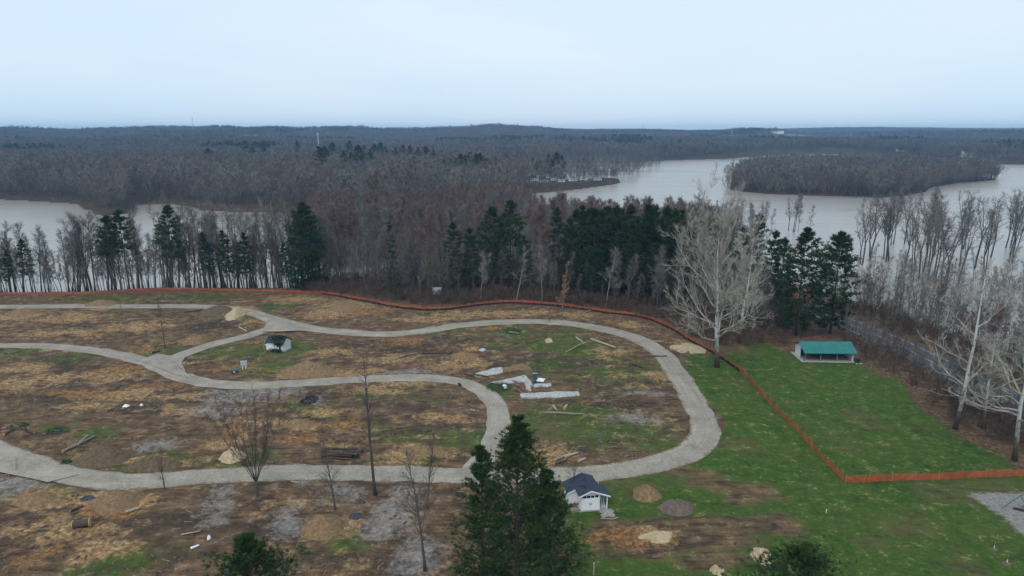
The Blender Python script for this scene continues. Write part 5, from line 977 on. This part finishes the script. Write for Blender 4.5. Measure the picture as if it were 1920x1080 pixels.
o = thing('culvert_drum', 'dark metal culvert drum lying on the orange earth', 'drum', gz(138, 990), R(14)); mb = MB(); mb.tube([(0, 0, .42), (1.9, .1, .46)], [.5, .5], 16, False); mb.tube([(0, 0, .42), (1.9, .1, .46)], [.44, .44], 16, False); part('pipe', mb, M_LOGD, o, True); mb = MB(); mb.tube([(1.86, .1, .46), (1.96, .105, .46)], [.56, .56], 16); part('end_ring', mb, M_CUT, o); mb = MB(); mb.tube([(-.06, 0, .42), (.04, .0, .42)], [.56, .56], 16); part('end_ring', mb, M_CUT, o)
r_ = random.Random(21)
for k in range(11):
    px0 = 598 + r_.uniform(0, 22); py0 = 852 + (k % 4) * 3.2; log((px0, py0), (px0 + r_.uniform(45, 80), py0 + r_.uniform(-5, 5)), r_.uniform(.16, .3), 'dark log in the %s of the stacked pile, %s the road' % (('bottom layer', 'second layer', 'top layer')[k // 4], ('farthest from', 'third away from', 'second away from', 'nearest')[k % 4]), M_LOGD, 'stacked_log', 'logs of the dark pile', 2, k, zoff=.32 * (k // 4))
for k in range(13):
    px0 = 958 + r_.uniform(0, 18); py0 = 716 + r_.uniform(0, 16); log((px0, py0), (px0 + r_.uniform(10, 26), py0 + r_.uniform(2, 12)), r_.uniform(.06, .12), '%s scrap timber, number %s up from the bottom of the concrete lane debris' % ('reddish' if k % 2 else 'grey', 'one two three four five six seven eight nine ten eleven twelve thirteen'.split()[k]), M_CHIP if k % 2 else M_LOG, 'scrap_timber', 'scrap timbers of the debris pile', 0, k, zoff=.06 * k, cat='timber')
def brush_pile(px_, py_, rx, ry, n, mat, label, name='brush_pile', w=.1, l=.5, h=.4):
    sx, sy = scale_at(px_, py_); x, y, z = gz(px_, py_); r_ = random.Random(px_); mb = MB()
    for k in range(n):
        a, u = r_.random() * 6.28, math.sqrt(r_.random()); p = np.array((rx / sx * u * math.cos(a), ry / sy * u * math.sin(a), abs(r_.gauss(0, h * (1.1 - u))))); sliver(mb, p, nrm(np.array((r_.gauss(0, 1), r_.gauss(0, 1), r_.gauss(.1, .35)))), l * r_.uniform(.5, 1.5), w, r_)
    tag(link(name, mb.mesh(name, mat), None, (x, y, z + .04)), label, 'brush')
M_FIRB = mat_simple('cut_green_boughs', (.035, .062, .035), .8, .4, 2)
brush_pile(962, 622, 16, 6, 260, M_FIRB, 'cut green boughs heaped on the loop grass', w=.16); brush_pile(935, 726, 24, 9, 420, M_FIRB, 'green boughs mixed in the debris pile by the concrete lane', w=.14, h=.5); brush_pile(36, 800, 20, 5, 200, M_FIRB, 'flattened green boughs beside two short grey logs', w=.12); brush_pile(108, 808, 22, 6, 220, M_FIRB, 'green bough scatter near the long grey log', w=.12, h=.15)
brush_pile(580, 752, 16, 8, 300, M_SILT, 'black tangled plastic and char heap in the middle field', 'rubbish_pile', .16, .5, .25); brush_pile(124, 866, 10, 4, 120, M_FIRB, 'small green sprig cluster beside the dark earth mound', w=.1, h=.2); brush_pile(770, 655, 50, 9, 330, M_LOGD, 'dark scattered slash in the upper cleared field', w=.07, l=1.0, h=.12); brush_pile(330, 590, 40, 6, 240, M_LOGD, 'dark slash scatter below the upper road', w=.07, l=1.0, h=.12); brush_pile(640, 826, 44, 9, 380, M_BR, 'reddish brush tangle behind the dark log pile', w=.05, l=1.1, h=.5); brush_pile(1170, 860, 60, 12, 120, M_LOGP, 'straw bits strewn on the grass by the road bend', 'straw_scatter', .07, .3, .03)
def tarp(px_, py_, rx, ry, label, mat, seed):
    sx, sy = scale_at(px_, py_); x, y, z = gz(px_, py_); tag(link('crumpled_tarp', heap_mesh(rx / sx, ry / sy, .35, seed, 6, 16).mesh('crumpled_tarp', mat), None, (x, y, z + .04)), label, 'tarp')
M_TARP = mat_simple('dark_tarp', (.028, .033, .043), .45, .4, 2); tarp(678, 943, 10, 5, 'small dark tarp lying at the foot of the straight tree', M_TARP, 5); tarp(666, 968, 13, 7, 'blue-grey crumpled tarp on the earth below the straight tree', M_TARP, 8); tarp(164, 934, 15, 6, 'dark grey tarp bundle on the churned sand', M_TARP, 11); tarp(237, 763, 7, 2.5, 'white plastic scrap at the tip of the thin pole', M_TRIM, 13); tarp(946, 724, 7, 3.5, 'white plastic bag in the green boughs near the concrete lane', M_TRIM, 14); tarp(392, 1012, 4, 4, 'white paper scrap on earth above the pine top', M_TRIM, 15); tarp(905, 655, 7, 3, 'blue-grey plastic scrap in the middle of the loop', M_UTIL, 17); tarp(1124, 818, 7, 3, 'dark teal scrap on the grass near the gravel patch', M_UTG, 19); tarp(265, 760, 4, 1.4, 'tiny pale bag on the wet dark soil', M_TRIM, 20)
# clods, chips and twigs strewn over the cleared earth
r_ = np.random.RandomState(4); N_ = 15000; x = r_.uniform(-150, 75, N_); y = r_.uniform(62, 225, N_); rd_ = np.full(N_, 1e6)
for c_ in ALLROAD: rd_ = np.minimum(rd_, seg_dist(c_[::3] + [c_[-1]], x, y))
k_ = (sdist(DIRTP, x, y) > 0) & (rd_ > 3.4) & (fbm(x / 9, y / 7, 3, 55) > .44); x, y = x[k_], y[k_]; z = H(x, y)
def litter_obj(name, x, y, z, lmin, lmax, w, hh, mat, seed, **tg):
    r_ = np.random.RandomState(seed); n = len(x); a = r_.uniform(0, 6.28, n); L = r_.uniform(lmin, lmax, n) / 2; u = np.stack([np.cos(a), np.sin(a)], 1); v = np.stack([-np.sin(a), np.cos(a)], 1); c = np.stack([x, y], 1); ww = r_.uniform(.5, 1, n) * w
    p = [c - u * L[:, None] - v * ww[:, None] / 2, c + u * L[:, None] - v * ww[:, None] / 2 * .7, c + u * L[:, None] + v * ww[:, None] / 2 * .6, c - u * L[:, None] + v * ww[:, None] / 2]
    z1 = z + hh * r_.uniform(.5, 1, n); V = np.concatenate([np.column_stack([q, z - .03]) for q in p] + [np.column_stack([c + (q - c) * .75, z1 + r_.uniform(-.02, .03, n)]) for q in p]); i = np.arange(n)
    ix = [i + n * k for k in range(8)]; F = np.concatenate([np.stack(q, 1) for q in ((ix[4], ix[5], ix[6], ix[7]), (ix[0], ix[1], ix[5], ix[4]), (ix[1], ix[2], ix[6], ix[5]), (ix[2], ix[3], ix[7], ix[6]), (ix[3], ix[0], ix[4], ix[7]))])
    return tag(link(name, np_mesh(name, V, F, mat, False)), kind='stuff', **tg)
m3 = np.arange(len(x)) % 5
litter_obj('soil_clods', x[m3 < 2], y[m3 < 2], z[m3 < 2], .25, .8, .4, .22, MH['soil'], 1, label='dark clods of churned soil strewn over the clearing', cat='soil'); litter_obj('wood_chips', x[m3 == 2], y[m3 == 2], z[m3 == 2], .2, .7, .18, .08, MH['chip'], 2, label='tan bark and wood chips strewn over the clearing', cat='wood chips'); litter_obj('twig_litter', x[m3 > 2], y[m3 > 2], z[m3 > 2], .6, 2.0, .07, .07, M_LOG, 3, label='grey twigs strewn over the clearing', cat='twigs')

# ------------------------------------------------------------------ far shore: campers, houses, masts
cam_pts = [(1003, 348), (1020, 351), (988, 352), (1040, 347), (1052, 350), (1066, 345), (1074, 348), (1085, 343), (1094, 346), (1108, 342.5), (1120, 345), (975, 346), (1030, 342), (958, 341), (1010, 341)]
def camper(x, y, z, rz, long_, mat, lb):
    o = thing('camper_trailer', lb, 'camper', (x, y, z), rz, 'campers on the flooded point'); mb = MB(); mb.prism([(-long_, .6), (long_, .6), (long_ * 1.06, 1.6), (long_ * .96, 3.1), (-long_, 3.15)], 'y', -1.25, 1.25); part('body', mb, mat, o)
    for a in (-.6, .1, .6): mb = MB(); mb.box(a * long_ - .55, a * long_ + .55, -1.29, -1.255, 1.7, 2.5); part('window', mb, M_GLASS, o)
    for a in (-.15, .15): mb = MB(); mb.tube([(a * long_, -1.2, .38), (a * long_, 1.2, .38)], [.38, .38], 10); part('wheel', mb, M_DARK, o)
    mb = MB(); mb.box(-.5, .5, -.4, .4, 3.152, 3.42); part('roof_unit', mb, M_TRIM, o)
M_BLW = mat_simple('pale_blue_panel', (.30, .42, .58), .5, .1)
for i, (px_, py_) in enumerate(cam_pts):
    x, y = G(px_, py_, WZ + 1.2); camper(x, y, Hs(x, y), random.Random(i).uniform(-.5, .5), random.Random(i + 9).uniform(3.2, 4.6), M_BLW if i == 1 else M_TRIM, 'pale blue camper trailer among the white ones on the flooded point' if i == 1 else 'white camper trailer parked under trees on the flooded point')
def house(px_, d, w, h_, lb, roofm):
    dx, dy, dz = ray(px_, 280); x = dx / dy * d; z = Hs(x, d); o = thing('house', lb, 'house', (x, d, z - .5), random.Random(px_).uniform(-.4, .4), 'distant buildings in the woods'); mb = MB(); mb.box(-w, w, -5, 5, 0, h_); part('wall', mb, M_TRIM, o)
    mb = MB(); mb.prism([(-6, h_ - .2), (6, h_ - .2), (0, h_ + 4)], 'x', -w - .8, w + .8); part('roof', mb, roofm, o)
    for k in range(4): mb = MB(); a = -w + (k + .5) * w / 2; mb.box(a - .8, a + .8, -5.06, -5.005, h_ * .35, h_ * .7); part('window', mb, M_GLASS, o)
for px_, d, w, h_ in [(1462, 1980, 20, 9), (1440, 2350, 14, 8), (1455, 3050, 26, 10), (1378, 2050, 13, 8), (1605, 2150, 14, 9), (1632, 2400, 16, 8), (602, 1480, 16, 9), (380, 2150, 15, 9), (1535, 2250, 18, 8), (1560, 2300, 12, 8), (1690, 1560, 10, 8), (1815, 1300, 9, 7), (1880, 1320, 10, 7), (1905, 1310, 9, 7)]:
    house(px_, d, w, h_, 'small white building far off in the bare woods', M_PIPE)
def mast(px_, ytop, d, rr, mat, lb, lattice):
    dx, dy, dz = ray(px_, 270); x = dx / dy * d; z = Hs(x, d); zt = CAM_Z + ray(960, ytop)[2] / ray(960, ytop)[1] * d; h_ = zt - z; o = thing('radio_mast', lb, 'mast', (x, d, z)); mb = MB()
    if lattice:
        for k in range(3): a = k * 2.094; mb.tube([(rr * 2 * math.cos(a), rr * 2 * math.sin(a), -1), (rr * math.cos(a), rr * math.sin(a), h_)], [rr * .3, rr * .2], 4)
        for k in range(14): u = k / 14 * h_; mb.tube([(rr * 1.6, 0, u), (-rr * .8, rr, u + h_ / 28), (-rr * .8, -rr, u + h_ / 14)], [rr * .15] * 3, 3)
    else: mb.tube([(0, 0, -1), (0, 0, h_)], [rr, rr * .6], 8)
    part('shaft', mb, mat, o); mb = MB(); mb.tube([(0, 0, h_ - 2), (0, 0, h_ + 2)], [rr * 1.3, rr * 1.3], 8); part('antenna', mb, mat, o)
mast(597, 251, 1450, .75, M_TRIM, 'slim white mast rising from the woods across the lake', False); mast(365, 222, 2600, 1.1, M_PIPE, 'faint lattice radio mast on the wooded skyline across the lake', True); mast(1205, 234, 3600, 1.7, M_PIPE, 'short grey tower on the skyline above the lake', True); mast(1371, 246, 2600, 1.0, M_PIPE, 'thin grey mast above the far shore houses', True); mast(1594, 250, 2500, .9, M_PIPE, 'thin mast beside the far tan field', True)
x, y = G(910, 382, WZ); o = thing('utility_pole', 'wooden crossarm pole on the bank across the water', 'pole', (x, y, Hs(x, y))); mb = MB(); mb.tube([(0, 0, -.5), (0, 0, 9)], [.22, .15], 6); part('shaft', mb, M_STAKE, o); mb = MB(); mb.box(-2.6, 2.6, -.12, .12, 8.4, 8.65); part('crossarm', mb, M_STAKE, o)

# ------------------------------------------------------------------ haze
t = NT('haze_air'); pv = t.n('ShaderNodeVolumePrincipled'); pv.inputs['Color'].default_value = (.38, .66, 1.0, 1); pv.inputs['Density'].default_value = .00013; pv.inputs['Anisotropy'].default_value = 0.0
t.l(pv.outputs[0], t.out.inputs['Volume'])
zlo = float(GZ.min()) - 1.0; zhi = max(float(GZ.max()) + 27, 102.0)
mb = MB(); mb.box(-6500, 6500, -300, 7000, zlo, zhi); hz_ = link('haze', mb.mesh('haze', t.m)); tag(hz_, 'pale blue air between the camera and the hills', 'haze', kind='stuff')
